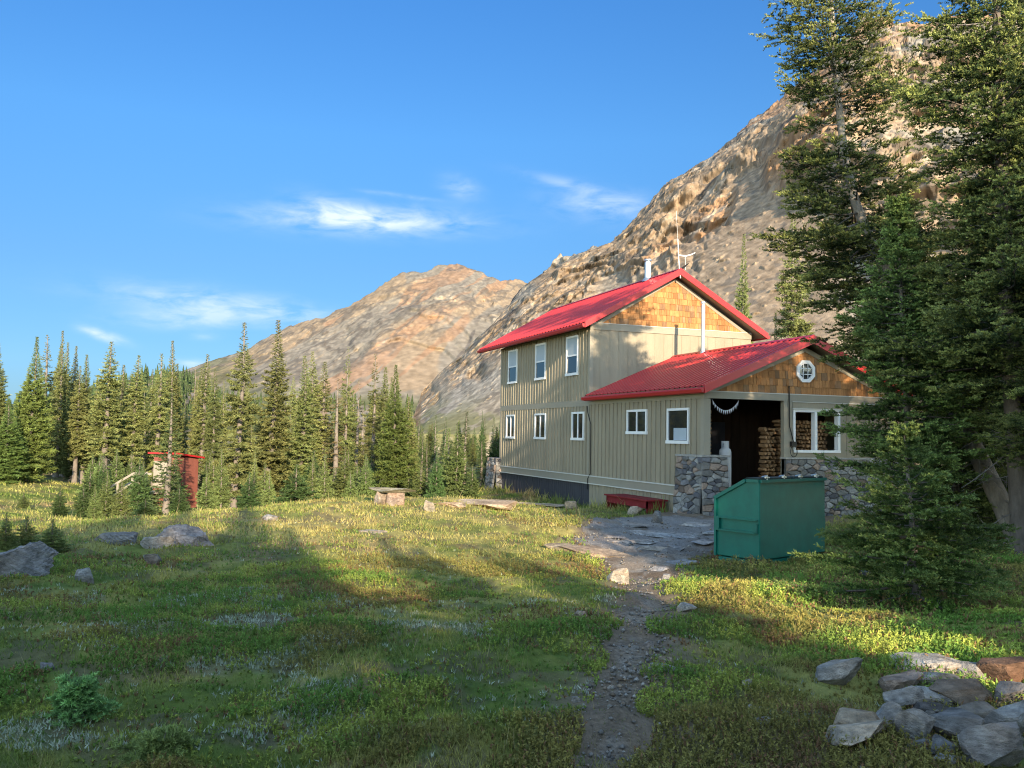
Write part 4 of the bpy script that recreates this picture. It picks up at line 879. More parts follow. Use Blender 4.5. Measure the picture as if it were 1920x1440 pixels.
def conifer(name, seed, H, R, crown0=.08, nb=110, shape=.9, spacing=.10, bl=.13, bw=.035, nper=6, droop=.28, up=.30, col=(.10, .14, .03), tip=(.19, .21, .05), axis=None, r0=None, fine=False, gap=None, rmin=.006, bark=(.19, .165, .14), dead=0, tw_len=.42, reach=None, elev=0.0, nearshoot=.13, zrange=None, q0=.06, deadcol=(.22, .2, .185)):
    rng = np.random.default_rng(seed); t0 = empty(name)
    if axis is None:
        bend = rng.normal(0, .012, 2)*H
        axis = lambda t: np.stack([bend[0]*np.sin(t*2.5), bend[1]*np.sin(t*2.1), t*H], -1)
    r0 = r0 or H*.016+.03
    wd = Wood(); tt = np.linspace(-.01, 1, 26); ap = axis(tt); rad = r0*(1-tt*.93)*(1+.5*np.exp(-np.clip(tt, 0, 1)*35))
    wd.add(ap, rad, 10, bark)
    V = []; Cc = []
    ga = rng.random()*6.28
    for i in range(nb):
        t = crown0+(1-crown0)*((i+rng.random())/nb)**.92; t = min(t, .995)
        if gap is not None and rng.random() > gap(t): continue
        if fine: t = crown0+(t-crown0)*1.0; wn = max(6, nb//5); t = min(.995, (round(t*wn)+rng.normal(0, .16))/wn); t = max(t, crown0*.9)
        ga += 2.399+rng.normal(0, .35)
        k = (1-(t-crown0)/(1-crown0))
        L = R*(k**shape)*(.62+.55*rng.random())*min(1, .16+k/.36)+rmin*H
        if t < crown0+.12: L *= .55+.45*(t-crown0)/.12+.2*rng.random()
        if reach is not None: L *= reach(t, ga)
        L = max(L, .08)
        base = axis(np.array([t]))[0]; d = np.array([math.cos(ga), math.sin(ga), 0])
        dr = droop*(.6+.8*rng.random())*(.4+.9*k)-elev-(.55*(1-k)**3)
        s = np.linspace(0, 1, 7); cur = base[None]+d[None]*(L*s)[:, None]; cur[:, 2] += L*(-dr*s+up*s**2.2*(.6+.6*rng.random()))
        wig = rng.normal(0, .03*L, (7, 3))*s[:, None]; cur = cur+wig
        wd.add(cur, (.006+.010*L)*(1-.88*s), 4, (.13, .11, .09) if rng.random() > .12 else deadcol)
        side = np.array([-d[1], d[0], 0])
        nt_ = max(5, int(L/(spacing)))*2; q = q0+(1-q0)*rng.random(nt_)**.85
        if fine: q = np.sort(q)
        P = np.stack([np.interp(q, s, cur[:, a]) for a in range(3)], -1)
        sg = np.where(np.arange(nt_) % 2 == 0, 1, -1); ang = np.radians(rng.uniform(35, 70, nt_))
        tl = L*tw_len*(1.05-q)**.75*(.6+.7*rng.random(nt_))+.05*min(L, 1)
        td = unit(d[None]*np.cos(ang)[:, None]+side[None]*(np.sin(ang)*sg)[:, None]+np.array([0, 0, 1])[None]*rng.normal(-.08, .16, nt_)[:, None])
        P = np.vstack([P, np.repeat(cur[3:4], 1, 0)]); tl = np.append(tl, L*.5); td = np.vstack([td, unit(cur[-1:]-cur[3:4])])
        base_k = .75+.5*rng.random()
        if not fine:
            m = np.maximum(2, (tl/spacing*nper*.5).astype(int)); idx = np.repeat(np.arange(len(tl)), m); u = rng.random(len(idx))
            B0 = P[idx]+td[idx]*(tl[idx]*u)[:, None]; B0[:, 2] += -.10*tl[idx]*u+rng.normal(0, .012*L, len(idx))
            dd = unit(td[idx]*.9+rng.normal(0, .55, (len(idx), 3))+np.array([0, 0, .28])[None]); sc_ = min(1, .42+.9*L/max(R, .01)); ln = bl*sc_*(.6+.8*rng.random(len(idx)))
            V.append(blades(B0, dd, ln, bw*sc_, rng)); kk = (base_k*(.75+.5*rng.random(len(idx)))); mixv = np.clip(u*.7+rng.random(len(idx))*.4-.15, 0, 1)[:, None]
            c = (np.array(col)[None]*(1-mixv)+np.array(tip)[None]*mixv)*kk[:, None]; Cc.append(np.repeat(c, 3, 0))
        else:
            # twigs -> shoots -> needles
            for a_, b_ in [(0, 0)]:
                ms = np.maximum(2, (tl/nearshoot*2.1).astype(int)); idx = np.repeat(np.arange(len(tl)), ms); u = rng.random(len(idx)); ns = len(idx)
                SB = P[idx]+td[idx]*(tl[idx]*u)[:, None]; SB[:, 2] += -.08*tl[idx]*u
                perp = unit(np.cross(td[idx], np.array([0, 0, 1.0])[None])); sgn = np.where(rng.random(ns) > .5, 1, -1)[:, None]
                sd = unit(td[idx]*.85+perp*sgn*rng.uniform(.2, .9, ns)[:, None]+np.array([0, 0, 1])[None]*rng.uniform(-.05, .45, ns)[:, None])
                sl_ = nearshoot*(.55+.7*rng.random(ns))
                nn = nper; id2 = np.repeat(np.arange(ns), nn); u2 = rng.random(ns*nn); NB = SB[id2]+sd[id2]*(sl_[id2]*u2)[:, None]
                rn = rng.normal(0, 1, (len(id2), 3)); rn -= (rn*sd[id2]).sum(1)[:, None]*sd[id2]
                dd = unit(sd[id2]*.65+unit(rn)*.75+np.array([0, 0, .35])[None]); ln = bl*(.75+.5*rng.random(len(id2)))*(1.1-.45*u2**3)
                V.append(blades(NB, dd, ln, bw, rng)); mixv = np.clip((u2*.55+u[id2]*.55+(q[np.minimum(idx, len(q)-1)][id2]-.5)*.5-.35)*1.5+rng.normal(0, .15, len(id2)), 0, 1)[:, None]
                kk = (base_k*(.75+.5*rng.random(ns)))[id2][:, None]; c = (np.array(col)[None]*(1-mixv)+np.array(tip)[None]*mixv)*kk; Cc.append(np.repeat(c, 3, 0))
    for i in range(dead):
        t = rng.uniform(.04 if zrange is None else zrange[0], crown0+.12 if zrange is None else zrange[1]); base = axis(np.array([t]))[0]; a = rng.random()*6.28; d = np.array([math.cos(a), math.sin(a), 0]); L = (R*.5)*(.5+.8*rng.random())
        s = np.linspace(0, 1, 8); cur = base[None]+d[None]*(L*s)[:, None]; cur[:, 2] += -L*(.3*s+.6*s**2*rng.random()); cur += rng.normal(0, .02*L, (8, 3)).cumsum(0)
        wd.add(cur, (.007+.008*L)*(1-.8*s), 5, deadcol)
        for k in range(6):
            q = rng.integers(2, 7); d2 = unit(rng.normal(0, 1, 3)+np.array([0, 0, -.9])+d*.6); l2 = L*.3*rng.random()+.08; s2 = np.linspace(0, 1, 5); c2 = cur[q][None]+d2[None]*(l2*s2)[:, None]+rng.normal(0, .06*l2, (5, 3)).cumsum(0)
            wd.add(c2, (.004+.003*L)*(1-.7*s2), 4, deadcol)
    wd.build('trunk', t0)
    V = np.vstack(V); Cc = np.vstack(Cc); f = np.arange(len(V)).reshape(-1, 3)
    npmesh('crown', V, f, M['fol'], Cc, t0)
    t0['_H'] = H; t0['_R'] = R; t0['_n'] = 0
    return t0

PR = {}
FC = dict(col=(.105, .14, .045), tip=(.24, .255, .09))
PR['spire'] = conifer('fir_tree', 1, 12, .95, .05, 250, .62, spacing=.075, bl=.16, bw=.055, nper=6, **FC)
PR['spire2'] = conifer('fir_tree', 2, 12, .85, .12, 230, .55, spacing=.075, bl=.16, bw=.055, nper=6, droop=.4, **FC)
PR['spire3'] = conifer('fir_tree', 3, 12, 1.2, .04, 260, .75, spacing=.08, bl=.16, bw=.055, nper=6, gap=lambda t: .75 if .45 < t < .55 else 1, **FC)
PR['bare'] = conifer('fir_tree', 4, 12, 1.15, .24, 200, .55, spacing=.08, bl=.16, bw=.055, nper=6, droop=.45, gap=lambda t: .9, dead=14, **FC)
PR['ragged'] = conifer('fir_tree', 5, 12, 1.3, .10, 190, .6, spacing=.08, bl=.16, bw=.055, nper=6, droop=.4, gap=lambda t: .55+.45*(math.sin(t*26) > -.2), dead=10, **FC)
PR['cone'] = conifer('fir_tree', 6, 10, 1.8, .03, 270, .9, spacing=.085, bl=.17, bw=.06, nper=6, droop=.22, col=(.085, .14, .035), tip=(.17, .23, .06))
PR['bush'] = conifer('fir_tree', 7, 4, 1.15, .02, 150, .8, spacing=.06, bl=.10, bw=.04, nper=6, droop=.15, col=(.05, .095, .032), tip=(.09, .145, .045))
PR['bushl'] = conifer('fir_tree', 8, 4, .95, .02, 140, .85, spacing=.06, bl=.10, bw=.04, nper=6, droop=.12, col=(.10, .15, .045), tip=(.19, .24, .08))
PR['spire4'] = conifer('fir_tree', 16, 12, .8, .08, 210, .5, spacing=.08, bl=.15, bw=.05, nper=6, droop=.5, gap=lambda t: .6 if .3 < t < .38 or .6 < t < .66 else 1, dead=6, **FC)
PR['ragged2'] = conifer('fir_tree', 15, 12, 1.35, .18, 150, .7, spacing=.08, bl=.15, bw=.05, nper=5, droop=.35, gap=lambda t: .4+.6*(math.sin(t*37+1) > -.1), dead=22, **FC)
PR['sparse'] = conifer('fir_tree', 17, 12, .8, .15, 90, .5, spacing=.09, bl=.14, bw=.045, nper=4, droop=.4, gap=lambda t: .5, dead=34, col=(.15, .13, .05), tip=(.27, .23, .09), zrange=(.1, .95))
PR['thin'] = conifer('fir_tree', 9, 8, .7, .06, 150, .7, spacing=.08, bl=.14, bw=.045, nper=5, droop=.2, col=(.05, .085, .03), tip=(.10, .14, .05), gap=lambda t: .85)
def put_tree(kind, px, depth, top, label=None, wpx=None, group='firs across the meadow', rot=None, basez=None, name=None):
    p = PR[kind]; P = at_depth(px, 800, depth); x, y = P[0], P[1]; z = h1(x, y) if basez is None else basez
    zt = at_depth(px, top, depth)[2]; Ht = max(.6, zt-z); s = Ht/p['_H']
    o = p if p['_n'] == 0 else copy_tree(p); p['_n'] = 1
    if o is p: pass
    sxy = s if wpx is None else (wpx*depth/FPX/2)/(p['_R']*.95)
    if wpx is None: sxy = s*random.uniform(.85, 1.1)
    o.location = (x, y, z-.05); o.scale = (sxy, sxy, s); o.rotation_euler = (random.gauss(0, .014), random.gauss(0, .014), random.uniform(0, 6.28) if rot is None else rot)
    tag(o, label or 'slender fir in the dense stand behind the front trees', 'fir tree', group); return o
#            kind, px, depth, topy, width px, label
LT_ = [
 ('spire', -6, 46, 640, 60, 'dark fir cut by the left picture edge'),
 ('cone', 50, 42, 628, 96, 'broad fir with low branches at the left, two tops above its neighbours'),
 ('cone', 8, 40, 745, 84, 'bluish green rounded fir at the left edge in front of the dark one'),
 ('ragged2', 76, 45, 624, 70, 'tall ragged fir directly behind the broad left fir'),
 ('spire3', 108, 50, 618, 48, 'darkest spire, tallest of the group in deep shade at the left'), ('spire', 99, 53, 642, 34, 'narrow spire just left of the darkest one'), ('spire', 121, 52, 640, 34, 'narrow spire touching the darkest one on its right'), ('spire2', 131, 54, 646, 30, 'thin spire ending the dark left group'),
 ('bare', 144, 47, 684, 46, 'short fir with a bare foot at the top of the sunny slope'), ('spire2', 157, 48, 662, 36, 'dark pointed fir above the sunny slope'),
 ('bare', 197, 44, 637, 74, 'tall fir with a pale bare trunk right of the sunny slope'), ('spire4', 222, 50, 682, 40, 'small spired fir between two taller ones right of the sunny slope'), ('bare', 250, 46, 664, 60, 'fir with a pale leaning foot left of the outhouse'),
 ('ragged', 292, 48, 660, 66, 'rounded top fir behind the outhouse stairs'), ('spire3', 310, 50, 636, 56, 'reddish topped tall fir behind the outhouse'), ('spire2', 328, 52, 680, 36, 'short spire right behind the outhouse roof'),
 ('spire4', 380, 50, 662, 44, 'slim fir between the outhouse and the pale bare trunk'), ('bare', 403, 47, 690, 40, 'fir with a long pale bare trunk right of the outhouse'), ('ragged', 440, 38, 600, 90, 'tallest fir of the centre, ragged dark top above the mountain slope'), ('spire3', 458, 48, 660, 44, 'fir close behind the tallest ragged one'),
 ('spire3', 497, 41, 594, 92, 'very tall dense fir, right one of the two tallest'), ('spire2', 517, 48, 672, 36, 'olive spire pressed against the right tall fir'),
 ('spire3', 556, 43, 664, 74, 'dense pointed fir standing alone right of the two tallest'), ('spire', 573, 50, 698, 32, 'short dark spire right of the dense pointed one'), ('bare', 584, 46, 656, 52, 'fir with a straight grey trunk in the middle of the stand'), ('spire4', 601, 47, 676, 50, 'sharply pointed olive fir beside the grey trunked one'),
 ('sparse', 632, 44, 706, 44, 'broken topped fir with bare twigs'), ('ragged2', 649, 45, 648, 52, 'fir with a yellowish sparse top'), ('sparse', 668, 48, 708, 30, 'thin yellowish spire right of the sparse top'),
 ('ragged2', 698, 43, 662, 62, 'brown topped fir left of the bright green one'), ('spire2', 717, 47, 686, 38, 'reddish brown thin spire left of the bright green fir'), ('cone', 748, 38, 682, 92, 'bright green full fir behind the stone table'), ('spire2', 768, 44, 742, 36, 'small pointed fir touching the bright green one'),
 ('thin', 792, 48, 800, 22, 'very thin sapling right of the bright green fir'), ('thin', 803, 48, 822, 22, 'shorter thin sapling before the talus slope'),
 ('bushl', 838, 36, 802, 64, 'bright young fir left in the clump beside the hut'), ('bushl', 856, 35, 790, 62, 'bright young fir right in the clump beside the hut'), ('bush', 820, 34, 838, 44, 'low dark young fir at the foot of the bright clump'), ('thin', 872, 37, 770, 36, 'black-green spindly fir rising from the clump beside the hut'),
 ('thin', 903, 44, 826, 34, 'dark little fir between the clump and the hut'), ('thin', 915, 46, 852, 22, 'shortest dark sapling near the hut'), ('bush', 933, 47, 800, 50, 'dark fir half hidden behind the hut corner'), ('bushl', 885, 34, 868, 44, 'low bright bush fir left of the back stone pier'),
 ('bush', 558, 30, 868, 92, 'dark bushy young fir in front of the stand, the wider of two'), ('bush', 470, 30, 882, 60, 'dark bushy young fir left of the wider one'), ('bushl', 660, 34, 880, 46, 'light young fir left of the stone table'), ('bushl', 690, 35, 850, 46, 'light young fir behind the stone table'), ('bushl', 612, 34, 850, 50, 'light young fir between the dark bush and the table'),
 ('thin', 316, 31, 735, 62, 'slim dark fir standing in front of the red outhouse'), ('bush', 343, 29, 905, 50, 'low dark fir at the foot of the outhouse wall'), ('bushl', 275, 25, 930, 60, 'light low fir in front of the outhouse stairs'),
 ('bushl', 205, 29, 880, 46, 'light green sapling left of the outhouse stairs, taller of two'), ('bushl', 232, 28, 890, 46, 'light green sapling beside the outhouse stairs'), ('bush', 119, 30, 906, 36, 'dark sapling on the edge of the sunny slope'), ('bush', 165, 28, 905, 42, 'dark sapling in shade right of the slope edge'), ('bushl', 185, 26, 905, 34, 'small light sapling touching the dark one'), ('bushl', 52, 32, 942, 28, 'tiny light sapling in the sunny slope'),
 ('bushl', 395, 29, 880, 56, 'light young fir right of the outhouse wall'), ('bushl', 420, 33, 840, 50, 'light young fir at the foot of the tallest ragged fir'), ('bushl', 512, 32, 878, 40, 'light young fir between the two dark bushes'),
 ('bushl', 62, 14.4, 1036, 66, 'dense green seedling fir beside the left bedrock slab'), ('bushl', 112, 14.0, 1056, 78, 'low spreading green seedling fir right of the slab seedling'), ('bushl', 24, 13.6, 1066, 50, 'smallest seedling fir under the left bedrock slab'),
 ('spire', 1383, 58, 432, 46, 'lone slim fir against the talus above the hut roof'), ('bushl', 1458, 40, 585, 52, 'round green fir behind the annex ridge'), ('bare', 1492, 40, 395, 90, 'dark fir with a bare grey trunk behind the annex ridge'),
]
random.seed(11)
for k, px, dp, tp, w, lb in LT_: put_tree(k, px, dp, tp, lb, wpx=w*1.0)
# filling ranks of the stand
fr = random.Random(21)
for i in range(104):
    px = fr.uniform(-30, 790); dp = fr.uniform(49, 72)
    base = 705 if px < 450 else 715
    put_tree(fr.choice(('spire', 'spire2', 'spire3', 'bare', 'ragged', 'spire4', 'ragged2', 'sparse')), px, dp, base+fr.uniform(-20, 120), None, wpx=fr.uniform(24, 48)*50/dp)
for i in range(44):
    px = fr.uniform(-20, 800); px = px if px > 175 else px+190; put_tree(fr.choice(('bushl', 'bush', 'bushl')), px, fr.uniform(34, 44), fr.uniform(838, 885), 'knee to head high young fir in the undergrowth of the stand', wpx=fr.uniform(36, 64), group='young firs under the stand')
for i in range(22):
    px = fr.uniform(775, 950); put_tree(fr.choice(('spire', 'spire2', 'bush', 'thin')), px, fr.uniform(62, 100), 790+fr.uniform(-22, 30), 'small fir scattered along the foot of the talus slope left of the hut', wpx=fr.uniform(16, 26), group='small firs at the foot of the slope')
# behind the hut, towards the talus
for i in range(10):
    px = fr.uniform(960, 1700); put_tree(fr.choice(('spire', 'spire2', 'bush')), px, fr.uniform(60, 85), 700+fr.uniform(-10, 60), 'small fir hidden behind the hut', wpx=40, group='firs behind the hut')

# --- the big firs at the right
def px_axis(pts, depth):
    P = np.array([at_depth(x, y, dd) for (x, y), dd in zip(pts, depth)]); tt = np.linspace(0, 1, len(P))
    dist = np.append(0, np.cumsum(np.linalg.norm(np.diff(P, axis=0), axis=1))); dist /= dist[-1]
    def smooth(t):
        t = np.asarray(t, float); return np.stack([np.interp(t, dist, P[:, a]) for a in range(3)], -1)
    def f(t):
        t = np.asarray(t, float); return (smooth(t-.03)+smooth(t)+smooth(t+.03))/3 if True else smooth(t)
    H = np.linalg.norm(P[-1]-P[0]); return f, H, P
GC = dict(col=(.035, .062, .022), tip=(.25, .285, .085))  # tips: new growth plus painted sunlight; dark base: painted inner shade
IRR = lambda sd: (lambda t, a: .55+.85*float(vn(np.array([t*13+sd]), np.array([(a % 6.283)*1.1]), sd)[0]))
f1, H1, P1 = px_axis([(1935, 1062), (1908, 1005), (1868, 925), (1832, 850), (1800, 782), (1755, 690), (1690, 560), (1612, 410), (1590, 330), (1576, 235), (1566, 120), (1558, 0), (1552, -130), (1548, -260)], [17.2, 17.4, 17.7, 18.1, 18.6, 19.3, 20.1, 20.8, 21.1, 21.3, 21.4, 21.5, 21.5, 21.5])
def gap1(t):
    z = t
    return .2 if (.60 < t < .64 or .50 < t < .52) else 1.0
T1 = conifer('fir_tree', 31, H1, 2.2, q0=.22, crown0=.27, nb=260, shape=.46, reach=IRR(3), spacing=.13, bl=.05, bw=.024, nper=22, droop=.38, up=.34, axis=f1, r0=.205, fine=True, gap=gap1, bark=(.28, .24, .20), dead=70, zrange=(.08, .42), tw_len=.42, nearshoot=.21, **GC)
tag(T1, 'tall leaning fir with a curved grey trunk and dead lower twigs at the right', 'fir tree', 'big firs at the right')
f2, H2, P2 = px_axis([(1925, 1065), (1904, 800), (1888, 560), (1876, 240), (1868, 0), (1862, -200), (1858, -330)], [16.4]*7)
T2 = conifer('fir_tree', 32, H2, 2.15, .24, 320, .48, reach=IRR(5), spacing=.13, bl=.048, bw=.022, nper=20, droop=.30, up=.34, axis=f2, r0=.22, fine=True, bark=(.16, .135, .115), dead=16, tw_len=.42, nearshoot=.19, **GC)
tag(T2, 'dense tall fir with a straight trunk filling the upper right corner', 'fir tree', 'big firs at the right')
f3, H3, P3 = px_axis([(1712, 930), (1700, 760), (1688, 520), (1682, 372)], [17.5]*4)
T3 = conifer('fir_tree', 33, H3, 1.65, .06, 180, .72, reach=IRR(7), spacing=.11, bl=.045, bw=.021, nper=20, droop=.2, up=.22, axis=f3, r0=.09, fine=True, tw_len=.4, nearshoot=.18, col=(.05, .08, .024), tip=(.20, .26, .075))
tag(T3, 'younger light green fir growing between the two big firs', 'fir tree', 'big firs at the right')
f4, H4, P4 = px_axis([(1722, 1165), (1712, 1000), (1703, 900), (1694, 800)], [10.4, 10.5, 10.6, 10.7])
T4 = conifer('fir_tree', 34, H4, 1.25, .03, 105, .66, gap=lambda t: .55+.45*(math.sin(t*31) > -.5), reach=IRR(9), spacing=.075, bl=.032, bw=.0125, nper=20, droop=.12, up=.12, axis=f4, r0=.06, fine=True, tw_len=.42, nearshoot=.125, dead=16, col=(.05, .095, .02), tip=(.17, .235, .07))
tag(T4, 'bushy young fir in the foreground beside the dumpster', 'fir tree', 'big firs at the right')
# darker neighbours further in: copies of the second fir
def big_copy(src, x, y, rot, sc, label):
    o = copy_tree(src); P = src['_P']; z = h1(x, y)
    c, s = math.cos(rot)*sc, math.sin(rot)*sc
    o.rotation_euler = (0, 0, rot); o.scale = (sc,)*3; o.location = (x-(c*P[0]-s*P[1]), y-(s*P[0]+c*P[1]), z-P[2]*sc-.1); tag(o, label, 'fir tree', 'big firs at the right'); return o
T2['_P'] = [float(a) for a in f2(np.array([0.0]))[0]]; T3['_P'] = [float(a) for a in f3(np.array([0.0]))[0]]
for (px, dp, rot, sc, src, lb) in [(1985, 15.5, 1.0, .6, T2, 'dark fir beyond the right picture edge, its boughs hanging in'), (1840, 27, 2.2, .95, T2, 'shaded fir deep in the wood behind the leaning trunk'), (1960, 25, 4.0, 1.0, T2, 'shaded fir at the right edge behind the dense tall one'), (1760, 30, 5.2, .8, T2, 'shaded fir behind the hut gable end'), (1790, 19, .7, .9, T3, 'small fir in the shade behind the leaning trunk'), (1900, 21, 3.0, 1.0, T3, 'small fir in deep shade at the right edge'), (1870, 29, 1.5, 1.5, T3, 'mid sized fir in deep shade far behind the trunk')]:
    P = at_depth(px, 850, dp); big_copy(src, P[0], P[1], rot, sc, lb)
for x_, y_, rot_, sc_ in ((10.3, -15.9, 2.0, .72), (8.2, -17.6, 4.1, .84), (11.2, -18.3, .6, .74)):
    o = big_copy(T2, x_, y_, rot_, sc_, 'fir just beyond the right picture edge that keeps the porch in dappled shade')
# seedlings in the near left corner
def seedling(px, py, dp, top, seed, R, label, col, tip):
    P = at_depth(px, py, dp); z = h1(P[0], P[1]); pp = [np.array([P[0], P[1], z]), at_depth(px+6, top, dp)]
    H = float(np.linalg.norm(pp[1]-pp[0])); ax = lambda t: pp[0][None]+(pp[1]-pp[0])[None]*np.asarray(t)[:, None]
    o = conifer('fir_sapling', seed, H, R, .03, 38, 1.0, spacing=.045, bl=.026, bw=.006, nper=16, droop=.05, up=.15, axis=ax, r0=.012, fine=True, tw_len=.4, nearshoot=.055, dead=7, col=col, tip=tip)
    tag(o, label, 'fir sapling', 'fir saplings in the near heather')
seedling(140, 1405, 5.2, 1285, 51, .23, 'bluish green fir sapling in the heather at lower left', (.13, .26, .09), (.27, .50, .17))
seedling(300, 1450, 4.6, 1392, 52, .26, 'yellow-green fir sapling cut by the bottom edge', (.14, .20, .06), (.24, .32, .10))
# --- trees outside the picture whose shade falls into it
def hz(x, z22): return z22-.7+.28*(22-x)
SH = [(-9, 1.6, 9.6, 'spire3'), (-12, 4.0, 10.8, 'cone'), (-7.5, 3.2, 8.6, 'cone'), (-8, -.2, 7.2, 'cone'), (-8.5, -1.9, 6.2, 'cone'), (-13, -1, 7.8, 'cone'), (-7, 6.5, 8.6, 'cone'), (-10, 9.5, 10, 'cone'), (-14, 7, 12, 'spire3'), (-10, -3.4, 6.9, 'spire3'), (-17, -3.0, 8.6, 'spire3'),
      (-7, -8.4, hz(-7, 2.2), 'cone'), (-11, -8.6, hz(-11, 3.2), 'cone'), (-6, -6.7, 5.6, 'cone'), (-9, -7.6, 6.8, 'cone'), (-9, -10.4, hz(-9, 5.6), 'cone'), (-14, -10.2, hz(-14, 6.4), 'spire3'), (-5, -11.3, hz(-5, 4.2), 'cone'), (-3, -12.4, hz(-3, 3.4), 'cone'), (-8, -12.2, hz(-8, 5.2), 'spire3'), (-12, -13.2, hz(-12, 4.2), 'cone'), (1, -13.6, hz(1, 2.8), 'cone'), (-6, -14.2, hz(-6, 3.4), 'cone'), (1, -15.4, hz(1, 2.8), 'cone'), (-11, -15.6, hz(-11, 4.0), 'cone'), (-6, -16.4, hz(-6, 3.4), 'cone'), (0, -17.6, hz(0, 2.8), 'cone'), (-8, -18.2, hz(-8, 5.6), 'cone'), (2, -19.6, hz(2, 5.0), 'cone'), (-2, -20.6, hz(-2, 5.6), 'cone'),
      (-12, 13, 11, 'cone'), (-16, 3, 11, 'cone')]
for x, y, H_, kd in SH:
    p = PR[kd]; o = copy_tree(p); s = H_/p['_H']; o.location = (x, y, h1(x, y)); o.scale = (s*1.25*1.45, s*1.25*1.45, s); o.rotation_euler = (0, 0, x*3+y)
    tag(o, 'fir outside the picture whose shadow falls on the near meadow and the hut', 'fir tree', 'firs behind the viewpoint')
for o in list(bpy.data.objects):
    for k in ('_H', '_R', '_n', '_P'):
        if k in o: del o[k]
#@@VEG
# ------------------------------------------------------------------ ground vegetation
def in_hut(x, y): return (x > 22.0) & (x < 42) & (y < -14.55) & (y > -22)
def in_bin(x, y):
    dx = x-A0[0]; dy = y-A0[1]; u = dx*.943+dy*.333; v = dx*.333-dy*.943
    return (u > -.02) & (u < .95) & (v > -.05) & (v < 2.15)
def scatter(n, r0, r1, a0, a1, rng):
    r = r0*(r1/r0)**rng.random(n); a = np.radians(rng.uniform(a0, a1, n)); return r*np.cos(a), r*np.sin(a), r
def make_grass():
    rng = np.random.default_rng(91); x, y, r = scatter(360000, 3.0, 52, -54, 27, rng)
    x += 0; pd = path_d(x, y); dens = fbm(x*1.7, y*1.7, 3, 101)
    keep = (pd > -.02+.0) & (rng.random(len(x)) < .35+.65*sstep(.05, .5, pd)) & ~in_hut(x, y) & ~in_bin(x, y) & (rng.random(len(x)) < .35+.9*sstep(.35, .6, dens)); keep &= ~((silver(x, y) > .5) & (rng.random(len(x)) < .6))
    keep |= (pd > -.3) & (pd < 0) & (rng.random(len(x)) < .30*sstep(.4, .55, fbm(x*2.5, y*2.5, 2, 79))) & (r < 14)
    x, y, r, dens = x[keep], y[keep], r[keep], dens[keep]; n = len(x); z = hgt(x, y)
    wall = np.exp(-np.clip(-14.5-y, -9, 0)**2*-0-((y+14.3)/.6)**2)*(x > 23.5)*(x < 42)
    hh = (.022+.034*rng.random(n))*(1+.5*sstep(14, 20, x))*(.7+.8*sstep(.4, .7, dens))*(1+sstep(8, 30, r)*.45)*(1+2.8*wall)
    tall = rng.random(n) < .012; hh = np.where(tall, hh*2.4+.06, hh)
    w = np.maximum(.0035, r*.00062)*(.7+.6*rng.random(n)); w = np.where(tall, w*.5, w)
    d = unit(np.stack([rng.normal(0, .45, n), rng.normal(0, .45, n), np.ones(n)], -1)); base = np.stack([x, y, z-.01], -1)
    a = rng.random(n)*6.28; p = np.stack([np.cos(a), np.sin(a), 0*a], -1)*w[:, None]
    V = np.stack([base-p, base+p, base+d*hh[:, None]], 1).reshape(-1, 3)
    c = veg_col(x, y)*(.75+.6*rng.random(n))[:, None]; c = lerp(c, C_(.27, .24, .11), (rng.random(n) < .12+.12*(x > 15))*.6); c = np.where(tall[:, None], C_(.34, .29, .15)[None], c)
    c = lerp(c, C_(.24, .28, .23), silver(x, y)*.5)
    tag(npmesh('grass', V, np.arange(len(V)).reshape(-1, 3), M['grass'], np.repeat(c, 3, 0)), 'short dry and green alpine grass covering the meadow', 'grass', kind='stuff')
make_grass()
